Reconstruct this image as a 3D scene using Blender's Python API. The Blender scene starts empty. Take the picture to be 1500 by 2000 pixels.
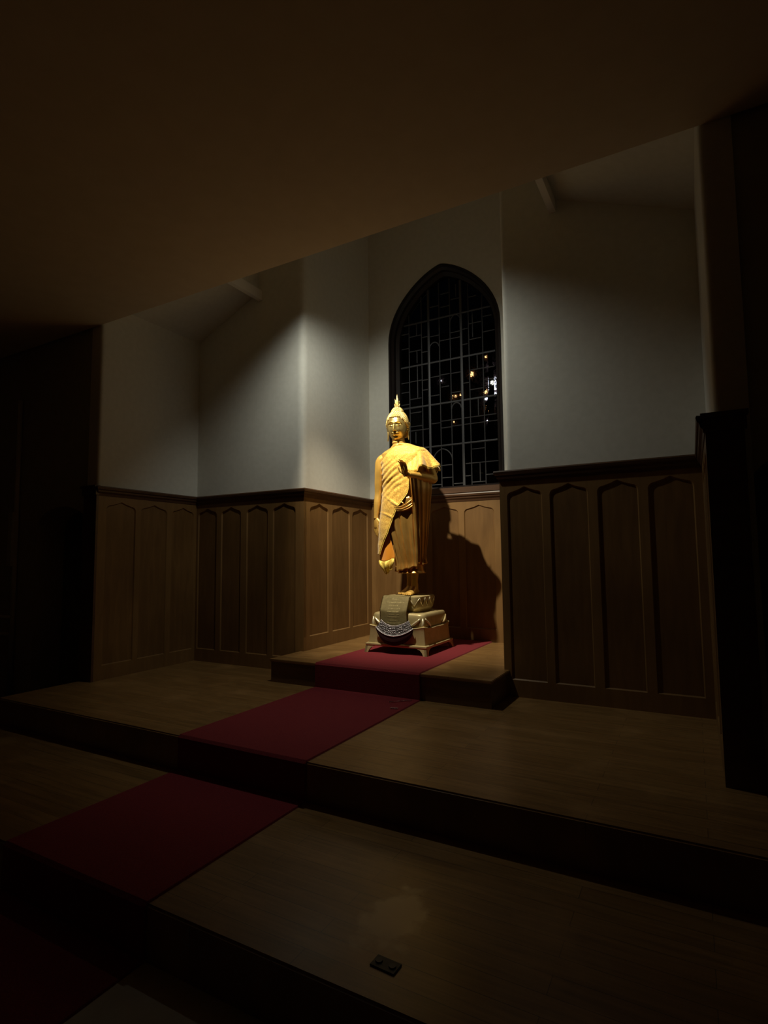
import bpy, bmesh, math, random
from math import sin, cos, pi, radians, sqrt, exp, atan2
from mathutils import Vector, Matrix, noise
random.seed(7)
S = bpy.context.scene
COL = S.collection

# ------------------------------------------------------------------ camera, world, light, exposure
F_PX = 1086.82
cam_d = bpy.data.cameras.new('camera'); cam = bpy.data.objects.new('camera', cam_d); COL.objects.link(cam)
cam_d.sensor_fit = 'HORIZONTAL'; cam_d.sensor_width = 36.0; cam_d.lens = F_PX / 1500 * 36.0
cam_d.clip_start = 0.05; cam_d.clip_end = 200
_a, _b, _c = radians(28.9088), radians(4.6713), radians(-0.5724)
_fw = Vector((-sin(_a) * cos(_b), cos(_a) * cos(_b), sin(_b)))
_r = Vector((cos(_a), sin(_a), 0)); _u = _r.cross(_fw)
_r2 = _r * cos(_c) + _u * sin(_c); _u2 = _u * cos(_c) - _r * sin(_c)
_m = Matrix((( _r2.x, _u2.x, -_fw.x, 0), (_r2.y, _u2.y, -_fw.y, 0), (_r2.z, _u2.z, -_fw.z, 1.05), (0, 0, 0, 1)))
cam.matrix_world = _m
S.camera = cam

w = bpy.data.worlds.new('world'); S.world = w; w.use_nodes = True
w.node_tree.nodes['Background'].inputs[0].default_value = (0.35, 0.45, 0.7, 1)
w.node_tree.nodes['Background'].inputs[1].default_value = 0.0006
S.view_settings.view_transform = 'Standard'; S.view_settings.look = 'None'
S.view_settings.exposure = 0.0; S.view_settings.gamma = 1.0; S.view_settings.use_curve_mapping = False
S.cycles.max_bounces = 10; S.cycles.diffuse_bounces = 6; S.cycles.glossy_bounces = 5
S.cycles.caustics_reflective = False; S.cycles.sample_clamp_indirect = 3.0

LAMP = Vector((-2.46, 3.48, 3.60))          # spotlight hanging behind the chancel header
AIM = Vector((-2.38, 4.72, 1.70))
def spot(name, energy, size, blend, radius, col, aim=AIM):
    d = bpy.data.lights.new(name, 'SPOT'); d.energy = energy; d.spot_size = radians(size); d.spot_blend = blend
    d.shadow_soft_size = radius; d.color = col
    o = bpy.data.objects.new(name, d); COL.objects.link(o); o.location = LAMP
    o.rotation_euler = (aim - LAMP).to_track_quat('-Z', 'Y').to_euler()
    return o
spot('spot_beam', 440, 56, 1.0, 0.022, (1.0, 0.88, 0.64), Vector((-2.40, 4.72, 1.50)))
spot('spot_spill', 54, 130, 0.66, 0.03, (0.98, 0.98, 0.84), Vector((-2.35, 4.72, 1.60)))

# ------------------------------------------------------------------ measured layout (metres, platform floor = 0)
XL, XR = -4.642, 0.122
XA, XB = -3.226, -1.25
YF, YW, YB = 3.093, 4.246, 5.512
Z3, Z2, Z1, Z0 = 0.1935, 0.0, -0.1983, -0.3949
ZR = 1.7145
ZC = 3.209
YS, E2, E1 = 3.788, 2.398, 1.442
XC0, XC1 = -2.739, -1.7955
TOP = 5.0

# ------------------------------------------------------------------ materials
def mat(name, base=(0.8, 0.8, 0.8), rough=0.5, metal=0.0, **kw):
    m = bpy.data.materials.new(name); m.use_nodes = True
    b = m.node_tree.nodes['Principled BSDF']
    b.inputs['Base Color'].default_value = (*base, 1); b.inputs['Roughness'].default_value = rough
    b.inputs['Metallic'].default_value = metal
    for k, v in kw.items(): b.inputs[k.replace('_', ' ')].default_value = v
    return m
def nd(m, t, **kw):
    n = m.node_tree.nodes.new(t)
    for k, v in kw.items(): setattr(n, k, v)
    return n
def lk(m, a, b): m.node_tree.links.new(a, b)
def bsdf(m): return m.node_tree.nodes['Principled BSDF']
def noise_mix(m, c1, c2, scale=(1, 1, 1), nscale=5.0, detail=6, lo=0.35, hi=0.65, bump=0.0, bdist=0.002, src='Object', dist=0.0):
    tc = nd(m, 'ShaderNodeTexCoord'); mp = nd(m, 'ShaderNodeMapping'); mp.inputs['Scale'].default_value = scale
    lk(m, tc.outputs[src], mp.inputs['Vector'])
    n = nd(m, 'ShaderNodeTexNoise'); n.inputs['Scale'].default_value = nscale; n.inputs['Detail'].default_value = detail
    n.inputs['Distortion'].default_value = dist
    lk(m, mp.outputs[0], n.inputs['Vector'])
    r = nd(m, 'ShaderNodeValToRGB'); r.color_ramp.elements[0].position = lo; r.color_ramp.elements[1].position = hi
    r.color_ramp.elements[0].color = (*c1, 1); r.color_ramp.elements[1].color = (*c2, 1)
    lk(m, n.outputs['Fac'], r.inputs['Fac']); lk(m, r.outputs['Color'], bsdf(m).inputs['Base Color'])
    if bump:
        bp = nd(m, 'ShaderNodeBump'); bp.inputs['Strength'].default_value = bump; bp.inputs['Distance'].default_value = bdist
        lk(m, n.outputs['Fac'], bp.inputs['Height']); lk(m, bp.outputs[0], bsdf(m).inputs['Normal'])
    return r, n, mp

M = {}
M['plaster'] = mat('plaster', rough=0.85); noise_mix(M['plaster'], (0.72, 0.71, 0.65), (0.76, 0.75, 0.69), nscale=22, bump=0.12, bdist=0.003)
M['stone'] = mat('pale_stone', rough=0.7); noise_mix(M['stone'], (0.42, 0.38, 0.32), (0.50, 0.46, 0.39), nscale=9)
M['ceil'] = mat('ceiling_plaster', rough=0.9); noise_mix(M['ceil'], (0.80, 0.68, 0.50), (0.84, 0.72, 0.54), nscale=8, bump=0.05)
M['whitepaint'] = mat('white_paint', (0.92, 0.90, 0.86), 0.5)
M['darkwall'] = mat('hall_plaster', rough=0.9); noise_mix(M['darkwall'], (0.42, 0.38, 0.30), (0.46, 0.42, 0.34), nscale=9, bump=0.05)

def wood(name, c1, c2, axis, rough=0.42, fine=1.0):
    m = mat(name, rough=rough)
    sc = {'z': (9, 9, 1.1), 'x': (1.1, 9, 9), 'y': (9, 1.1, 9)}[axis]
    r, n, mp = noise_mix(m, c1, c2, scale=sc, nscale=2.4 * fine, detail=8, lo=0.3, hi=0.7, bump=0.12, bdist=0.002, dist=0.6)
    # broad tonal drift, board to board
    n2 = nd(m, 'ShaderNodeTexNoise'); n2.inputs['Scale'].default_value = 1.7; n2.inputs['Detail'].default_value = 3
    tc = nd(m, 'ShaderNodeTexCoord'); lk(m, tc.outputs['Object'], n2.inputs['Vector'])
    mx = nd(m, 'ShaderNodeMix', data_type='RGBA', blend_type='MULTIPLY'); mx.inputs[0].default_value = 0.55
    rr = nd(m, 'ShaderNodeValToRGB'); rr.color_ramp.elements[0].position = 0.3; rr.color_ramp.elements[1].position = 0.7
    rr.color_ramp.elements[0].color = (0.55, 0.52, 0.5, 1); rr.color_ramp.elements[1].color = (1, 1, 1, 1)
    lk(m, n2.outputs['Fac'], rr.inputs['Fac']); lk(m, r.outputs['Color'], mx.inputs[6]); lk(m, rr.outputs['Color'], mx.inputs[7])
    lk(m, mx.outputs[2], bsdf(m).inputs['Base Color'])
    return m
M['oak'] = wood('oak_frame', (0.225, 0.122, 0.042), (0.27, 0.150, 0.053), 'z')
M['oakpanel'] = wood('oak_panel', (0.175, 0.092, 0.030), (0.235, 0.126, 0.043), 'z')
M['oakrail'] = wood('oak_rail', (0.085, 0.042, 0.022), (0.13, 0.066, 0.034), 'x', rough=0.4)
M['winwood'] = wood('window_wood', (0.010, 0.006, 0.006), (0.020, 0.012, 0.011), 'z', rough=0.5)
M['stepwood'] = wood('step_wood', (0.13, 0.070, 0.030), (0.19, 0.105, 0.045), 'x')

def plank_floor(name, c1, c2, c3):
    m = mat(name, rough=0.4)
    tc = nd(m, 'ShaderNodeTexCoord'); br = nd(m, 'ShaderNodeTexBrick')
    br.inputs['Scale'].default_value = 1.0; br.inputs['Brick Width'].default_value = 1.15; br.inputs['Row Height'].default_value = 0.085
    br.inputs['Mortar Size'].default_value = 0.0012; br.inputs['Color1'].default_value = (*c1, 1); br.inputs['Color2'].default_value = (*c2, 1)
    br.inputs['Mortar'].default_value = (*c3, 1); br.offset = 0.37; br.inputs['Bias'].default_value = 0.0
    lk(m, tc.outputs['Object'], br.inputs['Vector'])
    mp = nd(m, 'ShaderNodeMapping'); mp.inputs['Scale'].default_value = (1.5, 22, 1); lk(m, tc.outputs['Object'], mp.inputs['Vector'])
    n = nd(m, 'ShaderNodeTexNoise'); n.inputs['Scale'].default_value = 2.5; n.inputs['Detail'].default_value = 8; n.inputs['Distortion'].default_value = 0.5
    lk(m, mp.outputs[0], n.inputs['Vector'])
    r = nd(m, 'ShaderNodeValToRGB'); r.color_ramp.elements[0].position = 0.3; r.color_ramp.elements[1].position = 0.7
    r.color_ramp.elements[0].color = (0.70, 0.68, 0.64, 1); r.color_ramp.elements[1].color = (1.1, 1.08, 1.05, 1)
    lk(m, n.outputs['Fac'], r.inputs['Fac'])
    mx = nd(m, 'ShaderNodeMix', data_type='RGBA', blend_type='MULTIPLY'); mx.inputs[0].default_value = 1.0
    lk(m, br.outputs['Color'], mx.inputs[6]); lk(m, r.outputs['Color'], mx.inputs[7])
    # scuffed varnish: worn, paler patches with irregular edges
    n2 = nd(m, 'ShaderNodeTexNoise'); n2.inputs['Scale'].default_value = 3.3; n2.inputs['Detail'].default_value = 7
    lk(m, tc.outputs['Object'], n2.inputs['Vector'])
    r2 = nd(m, 'ShaderNodeValToRGB'); r2.color_ramp.elements[0].position = 0.56; r2.color_ramp.elements[1].position = 0.74
    r2.color_ramp.elements[0].color = (0, 0, 0, 1); r2.color_ramp.elements[1].color = (0.5, 0.5, 0.5, 1)
    lk(m, n2.outputs['Fac'], r2.inputs['Fac'])
    mx2 = nd(m, 'ShaderNodeMix', data_type='RGBA'); lk(m, r2.outputs['Color'], mx2.inputs[0])
    lk(m, mx.outputs[2], mx2.inputs[6]); mx2.inputs[7].default_value = (c2[0] * 1.35, c2[1] * 1.35, c2[2] * 1.35, 1)
    out = mx2.outputs[2]
    # first tread: pale spot is wear plus painted statue reflection, dark spot worn varnish
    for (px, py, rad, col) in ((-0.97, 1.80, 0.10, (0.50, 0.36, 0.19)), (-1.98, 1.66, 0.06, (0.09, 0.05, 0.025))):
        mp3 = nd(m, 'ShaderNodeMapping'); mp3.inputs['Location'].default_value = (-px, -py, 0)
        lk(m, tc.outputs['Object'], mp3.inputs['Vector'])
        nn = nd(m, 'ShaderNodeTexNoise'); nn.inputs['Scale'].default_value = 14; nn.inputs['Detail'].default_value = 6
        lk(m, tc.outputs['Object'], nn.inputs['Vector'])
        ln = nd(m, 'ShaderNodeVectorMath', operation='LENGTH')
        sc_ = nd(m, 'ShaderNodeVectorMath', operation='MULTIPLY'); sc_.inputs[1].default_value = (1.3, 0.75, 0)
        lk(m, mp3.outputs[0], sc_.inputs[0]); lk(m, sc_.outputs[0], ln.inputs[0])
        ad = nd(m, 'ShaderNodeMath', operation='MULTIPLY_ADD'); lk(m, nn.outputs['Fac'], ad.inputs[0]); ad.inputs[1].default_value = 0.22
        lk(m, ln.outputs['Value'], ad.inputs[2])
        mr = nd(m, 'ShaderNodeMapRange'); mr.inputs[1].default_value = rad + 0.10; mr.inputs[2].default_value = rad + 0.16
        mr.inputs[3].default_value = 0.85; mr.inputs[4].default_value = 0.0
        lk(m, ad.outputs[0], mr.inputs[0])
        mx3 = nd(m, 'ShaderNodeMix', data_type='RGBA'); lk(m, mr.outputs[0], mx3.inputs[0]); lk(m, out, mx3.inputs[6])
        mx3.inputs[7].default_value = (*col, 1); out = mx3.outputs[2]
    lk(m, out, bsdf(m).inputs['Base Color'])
    ro = nd(m, 'ShaderNodeMapRange'); ro.inputs[3].default_value = 0.20; ro.inputs[4].default_value = 0.48
    lk(m, n2.outputs['Fac'], ro.inputs[0]); lk(m, ro.outputs[0], bsdf(m).inputs['Roughness'])
    bp = nd(m, 'ShaderNodeBump'); bp.inputs['Strength'].default_value = 0.15; bp.inputs['Distance'].default_value = 0.002
    lk(m, n.outputs['Fac'], bp.inputs['Height']); lk(m, bp.outputs[0], bsdf(m).inputs['Normal'])
    return m
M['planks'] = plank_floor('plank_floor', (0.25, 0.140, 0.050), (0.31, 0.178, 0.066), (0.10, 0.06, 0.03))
M['carpet'] = mat('red_carpet', rough=0.95, Sheen_Weight=0.25); noise_mix(M['carpet'], (0.155, 0.008, 0.014), (0.23, 0.013, 0.022), nscale=240, detail=2, bump=0.6, bdist=0.004)
bsdf(M['carpet']).inputs['Sheen Tint'].default_value = (0.8, 0.2, 0.25, 1)

M['gold'] = mat('gold_paint', (0.76, 0.50, 0.15), 0.31, 0.86); noise_mix(M['gold'], (0.66, 0.48, 0.17), (0.76, 0.56, 0.21), nscale=9, bump=0.03)
M['goldarm'] = mat('gold_skin', (0.86, 0.55, 0.16), 0.38, 0.50); noise_mix(M['goldarm'], (0.78, 0.46, 0.10), (0.86, 0.53, 0.13), nscale=6, bump=0.03)
M['goldhair'] = mat('gold_hair', (0.82, 0.60, 0.22), 0.36, 0.7)
M['goldrobe'] = mat('gold_robe', (0.60, 0.36, 0.12), 0.28, 0.72); noise_mix(M['goldrobe'], (0.66, 0.34, 0.075), (0.80, 0.47, 0.13), nscale=5, bump=0.04)
M['goldbase'] = mat('dull_gold', (0.42, 0.33, 0.16), 0.42, 0.28); noise_mix(M['goldbase'], (0.47, 0.37, 0.175), (0.56, 0.45, 0.23), nscale=14, bump=0.05)
M['goldlite'] = mat('bright_gilding', (0.85, 0.74, 0.48), 0.30, 0.5)
M['brocade'] = mat('gold_brocade', rough=0.62, metal=0.25, Sheen_Weight=0.3)
r_, n_, mp_ = noise_mix(M['brocade'], (0.64, 0.33, 0.035), (0.97, 0.63, 0.12), nscale=95, detail=5, lo=0.42, hi=0.58, bump=0.35, bdist=0.004, dist=1.2)
M['lace'] = mat('gold_lace', (0.95, 0.76, 0.20), 0.5, 0.3); noise_mix(M['lace'], (0.80, 0.52, 0.07), (1.0, 0.80, 0.20), nscale=120, bump=0.6, bdist=0.004)
M['lining'] = mat('orange_lining', (0.85, 0.30, 0.01), 0.55, 0.0, Sheen_Weight=0.3)
M['banner'] = mat('olive_banner', (0.34, 0.27, 0.13), 0.55, 0.25); noise_mix(M['banner'], (0.36, 0.285, 0.125), (0.43, 0.345, 0.16), nscale=30, bump=0.1)
M['letter'] = mat('gold_letters', (0.66, 0.54, 0.27), 0.45, 0.4)
M['silver'] = mat('silver_beads', (0.85, 0.83, 0.88), 0.2, 0.5)
M['maroon'] = mat('maroon_cloth', (0.055, 0.007, 0.011), 0.75, 0.0, Sheen_Weight=0.1)
M['darkband'] = mat('dark_band', (0.34, 0.32, 0.34), 0.35, 0.6)
M['lead'] = mat('lead_came', (0.075, 0.075, 0.082), 0.5, 0.2)
M['glass'] = mat('leaded_glass', (0.85, 0.9, 0.9), 0.02, 0.0, Transmission_Weight=1.0, IOR=1.08)
M['iron'] = mat('dark_iron', (0.03, 0.028, 0.026), 0.5, 0.6)
M['pipe'] = mat('grey_pipe', (0.62, 0.60, 0.55), 0.5, 0.0)
M['bark'] = mat('bark', (0.05, 0.035, 0.025), 0.9)
M['leaf'] = mat('leaf', (0.03, 0.05, 0.02), 0.6)
M['brick'] = mat('far_brick', (0.10, 0.06, 0.05), 0.9)
M['scrap'] = mat('clear_tape', (0.55, 0.30, 0.30), 0.25, 0.0)
def emis(name, col, s):
    m = mat(name, col, 0.5); b = bsdf(m); b.inputs['Emission Color'].default_value = (*col, 1); b.inputs['Emission Strength'].default_value = s; return m
M['lit_white'] = emis('lit_window_white', (0.80, 0.82, 1.0), 4.5)
M['lit_warm'] = emis('lit_window_warm', (1.0, 0.55, 0.22), 2.4)
M['lampglass'] = emis('lamp_lens', (1.0, 0.9, 0.7), 4.0)

# ------------------------------------------------------------------ helpers
def obj(name, bm, m, parent=None, smooth=False, label=None):
    me = bpy.data.meshes.new(name); bm.to_mesh(me); bm.free()
    o = bpy.data.objects.new(name, me); COL.objects.link(o)
    if m is not None: me.materials.append(m)
    if smooth:
        for p in me.polygons: p.use_smooth = True
    if parent is not None: o.parent = parent
    if label: o['label'] = label
    return o
def tag(o, label, cat=None, group=None, kind=None):
    o['label'] = label
    if cat: o['category'] = cat
    if group: o['group'] = group
    if kind: o['kind'] = kind
    return o
def struct(name, bm, m, label, cat, parent=None, smooth=False):
    return tag(obj(name, bm, m, parent, smooth), label, cat, kind='structure')
def empty(name, loc, label, cat, kind=None, group=None):
    o = bpy.data.objects.new(name, None); COL.objects.link(o); o.location = loc; o.empty_display_size = 0.1
    return tag(o, label, cat, group, kind)
def box(bm, x0, x1, y0, y1, z0, z1):
    v = [bm.verts.new(p) for p in ((x0, y0, z0), (x1, y0, z0), (x1, y1, z0), (x0, y1, z0), (x0, y0, z1), (x1, y0, z1), (x1, y1, z1), (x0, y1, z1))]
    for f in ((0, 3, 2, 1), (4, 5, 6, 7), (0, 1, 5, 4), (1, 2, 6, 5), (2, 3, 7, 6), (3, 0, 4, 7)): bm.faces.new([v[i] for i in f])
    return v
def grid(bm, rows, closed=False, cap0=False, cap1=False):
    vs = [[bm.verts.new(p) for p in r] for r in rows]
    for i in range(len(vs) - 1):
        n = len(vs[i])
        for j in range(n if closed else n - 1):
            k = (j + 1) % n
            try: bm.faces.new((vs[i][j], vs[i][k], vs[i + 1][k], vs[i + 1][j]))
            except ValueError: pass
    if cap0: bm.faces.new(vs[0][::-1])
    if cap1: bm.faces.new(vs[-1])
    return vs
def tube(bm, pts, rads, n=12, cap=True, flat=1.0, up=None):
    """skinned tube through pts; rads per point"""
    pts = [Vector(p) for p in pts]; rows = []
    t0 = (pts[1] - pts[0]).normalized(); ref = Vector(up) if up else (Vector((0, 0, 1)) if abs(t0.z) < 0.9 else Vector((1, 0, 0)))
    for i, p in enumerate(pts):
        t = (pts[min(i + 1, len(pts) - 1)] - pts[max(i - 1, 0)]).normalized()
        s = t.cross(ref).normalized(); u = s.cross(t).normalized(); ref = u if not up else ref
        rows.append([p + s * (cos(2 * pi * k / n) * rads[i]) + u * (sin(2 * pi * k / n) * rads[i] * flat) for k in range(n)])
    grid(bm, rows, closed=True, cap0=cap, cap1=cap)
def smoothpath(pts, rads, sub=6):
    """Catmull-Rom"""
    P = [Vector(p) for p in pts]; out = []; ro = []
    for i in range(len(P) - 1):
        p0 = P[max(i - 1, 0)]; p1 = P[i]; p2 = P[i + 1]; p3 = P[min(i + 2, len(P) - 1)]
        for k in range(sub):
            t = k / sub
            out.append(0.5 * ((2 * p1) + (-p0 + p2) * t + (2 * p0 - 5 * p1 + 4 * p2 - p3) * t * t + (-p0 + 3 * p1 - 3 * p2 + p3) * t ** 3))
            s = t * t * (3 - 2 * t); ro.append(rads[i] * (1 - s) + rads[i + 1] * s)
    out.append(P[-1]); ro.append(rads[-1]); return out, ro
def interp(tab, x):
    """tab: sorted list of (x, v0, v1..)"""
    if x <= tab[0][0]: return list(tab[0][1:])
    if x >= tab[-1][0]: return list(tab[-1][1:])
    for a, b in zip(tab, tab[1:]):
        if a[0] <= x <= b[0]:
            t = (x - a[0]) / (b[0] - a[0]); t = t * t * (3 - 2 * t) * 0.5 + t * 0.5
            return [p * (1 - t) + q * t for p, q in zip(a[1:], b[1:])]
def recalc(bm): bmesh.ops.recalc_face_normals(bm, faces=bm.faces)
def ball(bm, c, r, seg=8, ring=6, scale=(1, 1, 1), rot=None):
    rows = []
    for j in range(1, ring):
        e = pi * j / ring; q = r * sin(e); z = -r * cos(e)
        rows.append([bm.verts.new((c[0] + scale[0] * q * cos(2 * pi * k / seg), c[1] + scale[1] * q * sin(2 * pi * k / seg), c[2] + scale[2] * z)) for k in range(seg)])
    a = bm.verts.new((c[0], c[1], c[2] - r * scale[2])); b = bm.verts.new((c[0], c[1], c[2] + r * scale[2]))
    for k in range(seg):
        k2 = (k + 1) % seg; bm.faces.new((a, rows[0][k2], rows[0][k])); bm.faces.new((b, rows[-1][k], rows[-1][k2]))
        for j in range(ring - 2): bm.faces.new((rows[j][k], rows[j][k2], rows[j + 1][k2], rows[j + 1][k]))

# ------------------------------------------------------------------ the setting: walls
def rounded(path, rads, n=6):
    out = []
    for i, p in enumerate(path):
        r = rads[i]
        if r <= 0 or i in (0, len(path) - 1): out.append(Vector(p)); continue
        p = Vector(p); a = (Vector(path[i - 1]) - p).normalized(); b = (Vector(path[i + 1]) - p).normalized()
        for k in range(n + 1):
            t = k / n
            q0 = p + a * r; q1 = p + b * r
            out.append(q0 * (1 - t) ** 2 + p * 2 * t * (1 - t) + q1 * t * t)
    return out
def wall_run(name, path, rads, z0, z1, label, m=None, thick=0.10, side=1):
    """surface along a plan path with thickness away from the room (side=+1: to the left of travel)"""
    pts = rounded(path, rads); n = len(pts); outp = []
    for i, p in enumerate(pts):
        d = (pts[min(i + 1, n - 1)] - pts[max(i - 1, 0)]).normalized(); outp.append(p + Vector((-d.y, d.x)) * thick * side)
    bm = bmesh.new()
    lo = [bm.verts.new((p.x, p.y, z0)) for p in pts]; hi = [bm.verts.new((p.x, p.y, z1)) for p in pts]
    lo2 = [bm.verts.new((p.x, p.y, z0)) for p in outp]; hi2 = [bm.verts.new((p.x, p.y, z1)) for p in outp]
    for i in range(n - 1):
        bm.faces.new((lo[i], lo[i + 1], hi[i + 1], hi[i])); bm.faces.new((lo2[i + 1], lo2[i], hi2[i], hi2[i + 1]))
        bm.faces.new((hi[i], hi[i + 1], hi2[i + 1], hi2[i])); bm.faces.new((lo[i + 1], lo[i], lo2[i], lo2[i + 1]))
    bm.faces.new((lo[0], hi[0], hi2[0], lo2[0])); bm.faces.new((lo[-1], lo2[-1], hi2[-1], hi[-1]))
    recalc(bm)
    o = struct(name, bm, m or M['plaster'], label, 'wall')
    md = o.modifiers.new('s', 'EDGE_SPLIT'); md.split_angle = radians(35)
    for p in o.data.polygons: p.use_smooth = True
    return o
XJL, XJR = XL - 0.143, XR + 0.145      # outer edges of the chancel jambs
wall_run('wall_left', [(XJL, YF), (XL, YF), (XL, YW)], [0, 0.035, 0], Z0 - 0.1, TOP, 'pale plaster side wall of the chancel above three oak panels', side=1)
wall_run('wall_back_left', [(XL, YW), (XA, YW), (XA, YB)], [0, 0.075, 0], Z0 - 0.1, TOP, 'pale plaster wall turning a rounded corner into the alcove, beside the four dim panels', side=1)
wall_run('wall_back_right', [(XB, YB), (XB, YW), (XR, YW)], [0, 0.050, 0], Z0 - 0.1, TOP, 'pale plaster wall nearest the window, above the four darkest panels', side=1)
wall_run('wall_right', [(XR, YW), (XR, YF), (XJR, YF)], [0, 0.035, 0], Z0 - 0.1, TOP, 'plaster end wall seen edge-on as a thin lit strip by the dark jamb', side=1)

# alcove back wall with a pointed window opening
WX0, WX1, WZ0, WSP, WAP = -2.963, -1.637, 1.765, 3.50, 4.295
WC = (WX0 + WX1) / 2; WH = (WX1 - WX0) / 2
def arch_pts(cx, hw, zs, za, n=16):
    """pointed arch from left spring to right spring"""
    h = za - zs; R = (h * h + hw * hw) / (2 * hw); out = []
    am = math.asin(min(1, h / R))
    for k in range(n + 1):
        a = am * k / n; out.append((cx - hw + R - R * cos(a), zs + R * sin(a)))
    return out + [(2 * cx - x, z) for x, z in out[-2::-1]]
def win_arch(cx, hw, zs, za, n=16):
    """full-shouldered pointed window arch"""
    out = []
    for k in range(n + 1):
        t = 1 - (1 - k / n) ** 1.7; out.append((cx - hw * (1 - t ** 2.0) ** 0.72, zs + (za - zs) * t))
    return out + [(2 * cx - x, z) for x, z in out[-2::-1]]
def opening_wall(bm, x0, x1, z0, z1, outline, y0, y1):
    """wall slab y0..y1 with an opening whose outline runs (bottom-left up over to bottom-right)"""
    for y, flip in ((y0, False), (y1, True)):
        L = outline; n = len(L); mid = n // 2
        def q(pts):
            f = bm.faces.new([bm.verts.new((a, y, b)) for a, b in pts]); 
            if flip: f.normal_flip()
        zb = L[0][1]
        if zb > z0 + 1e-6: q([(x0, z0), (x1, z0), (x1, zb), (x0, zb)])
        for i in range(mid): q([(x0, L[i][1]), (L[i][0], L[i][1]), (L[i + 1][0], L[i + 1][1]), (x0, L[i + 1][1])])
        for i in range(mid, n - 1): q([(L[i][0], L[i][1]), (x1, L[i][1]), (x1, L[i + 1][1]), (L[i + 1][0], L[i + 1][1])])
        za = L[mid][1]; q([(x0, za), (x1, za), (x1, z1), (x0, z1)])
    L = outline + [outline[0]]
    for a, b in zip(L, L[1:]):
        bm.faces.new([bm.verts.new(p) for p in ((a[0], y0, a[1]), (b[0], y0, b[1]), (b[0], y1, b[1]), (a[0], y1, a[1]))])
    bmesh.ops.remove_doubles(bm, verts=bm.verts, dist=1e-5)
bm = bmesh.new()
opening_wall(bm, XA - 0.10, XB + 0.10, Z0 - 0.1, TOP, [(WX0, WZ0)] + win_arch(WC, WH, WSP, WAP) + [(WX1, WZ0)], YB, YB + 0.30)
struct('wall_back', bm, M['plaster'], 'pale plaster wall at the back of the alcove around the pointed window', 'wall')

# front wall either side of the chancel, with a dark round-headed doorway in each
def doorway_wall(name, x0, x1, d0, d1, label):
    bm = bmesh.new(); hw = (d1 - d0) / 2; cx = (d0 + d1) / 2
    arc = [(cx - hw * cos(pi * k / 16), 1.36 + 0.20 * sin(pi * k / 16)) for k in range(17)]
    opening_wall(bm, x0, x1, Z0 - 0.1, TOP, [(d0, Z0 - 0.05)] + arc + [(d1, Z0 - 0.05)], YF + 0.02, YF + 0.30)
    return struct(name, bm, M['darkwall'], label, 'wall')
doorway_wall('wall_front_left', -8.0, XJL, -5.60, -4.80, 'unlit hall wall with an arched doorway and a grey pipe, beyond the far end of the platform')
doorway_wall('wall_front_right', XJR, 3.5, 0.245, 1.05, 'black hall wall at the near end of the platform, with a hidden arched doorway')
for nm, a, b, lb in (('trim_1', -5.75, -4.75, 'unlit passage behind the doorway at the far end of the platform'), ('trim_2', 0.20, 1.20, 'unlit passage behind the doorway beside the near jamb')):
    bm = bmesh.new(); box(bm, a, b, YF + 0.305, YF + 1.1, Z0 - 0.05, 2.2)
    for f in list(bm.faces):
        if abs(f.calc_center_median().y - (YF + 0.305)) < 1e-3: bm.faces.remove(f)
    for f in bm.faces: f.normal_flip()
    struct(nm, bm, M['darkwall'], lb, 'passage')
# the hall around the camera
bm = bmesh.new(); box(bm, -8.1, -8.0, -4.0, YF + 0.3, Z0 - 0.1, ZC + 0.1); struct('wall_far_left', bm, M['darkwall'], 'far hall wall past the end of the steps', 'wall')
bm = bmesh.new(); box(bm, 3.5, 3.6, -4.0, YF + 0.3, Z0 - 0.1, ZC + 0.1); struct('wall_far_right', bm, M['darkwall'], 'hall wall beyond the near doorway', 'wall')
bm = bmesh.new(); box(bm, -8.1, 3.6, -4.1, -4.0, Z0 - 0.1, ZC + 0.1); struct('wall_rear', bm, M['darkwall'], 'hall wall facing the chancel from behind the viewer', 'wall')
bm = bmesh.new(); box(bm, -8.1, 3.6, -4.1, 3.0, ZC, ZC + 0.12); box(bm, -8.1, 3.6, 3.0, YF, ZC, TOP)
struct('ceiling', bm, M['ceil'], 'flat brownish hall ceiling ending in the long straight edge over the chancel', 'ceiling')
bm = bmesh.new(); box(bm, -8.1, 3.6, 3.0, 6.0, TOP, TOP + 0.1)
struct('ceiling_chancel', bm, M['plaster'], 'high plaster ceiling of the chancel behind the straight header edge', 'ceiling')
# sloping soffits over both ends of the chancel, with the purlin ends that show under the header
def soffit(name, xw, xe, label):
    bm = bmesh.new(); zw, ze = 3.42, 3.80
    prof = [(xw, zw), (xe, ze), (xe, TOP), (xw, TOP)]
    rows = [[(x, y, z) for x, z in prof] for y in (YF, YW)]
    grid(bm, rows, closed=True, cap0=True, cap1=True); recalc(bm)
    return struct(name, bm, M['plaster'], label, 'sloping ceiling')
soffit('ceiling_slope', XL, -3.80, 'sloping plaster ceiling over the chancel end beside the unlit doorway')
soffit('ceiling_slope', XR, -0.80, 'sloping plaster ceiling over the chancel end at the near jamb')
for x, lb in ((-3.80, 'slanting pale beam end under the header, above the four dim panels'), (-0.85, 'slanting pale beam end under the header, above the four darkest panels')):
    bm = bmesh.new(); box(bm, x, x + 0.05, YF + 0.01, YW - 0.001, 3.70, 3.80); 
    tag(obj('purlin_beam', bm, M['whitepaint']), lb, 'beam', kind='structure')

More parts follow.
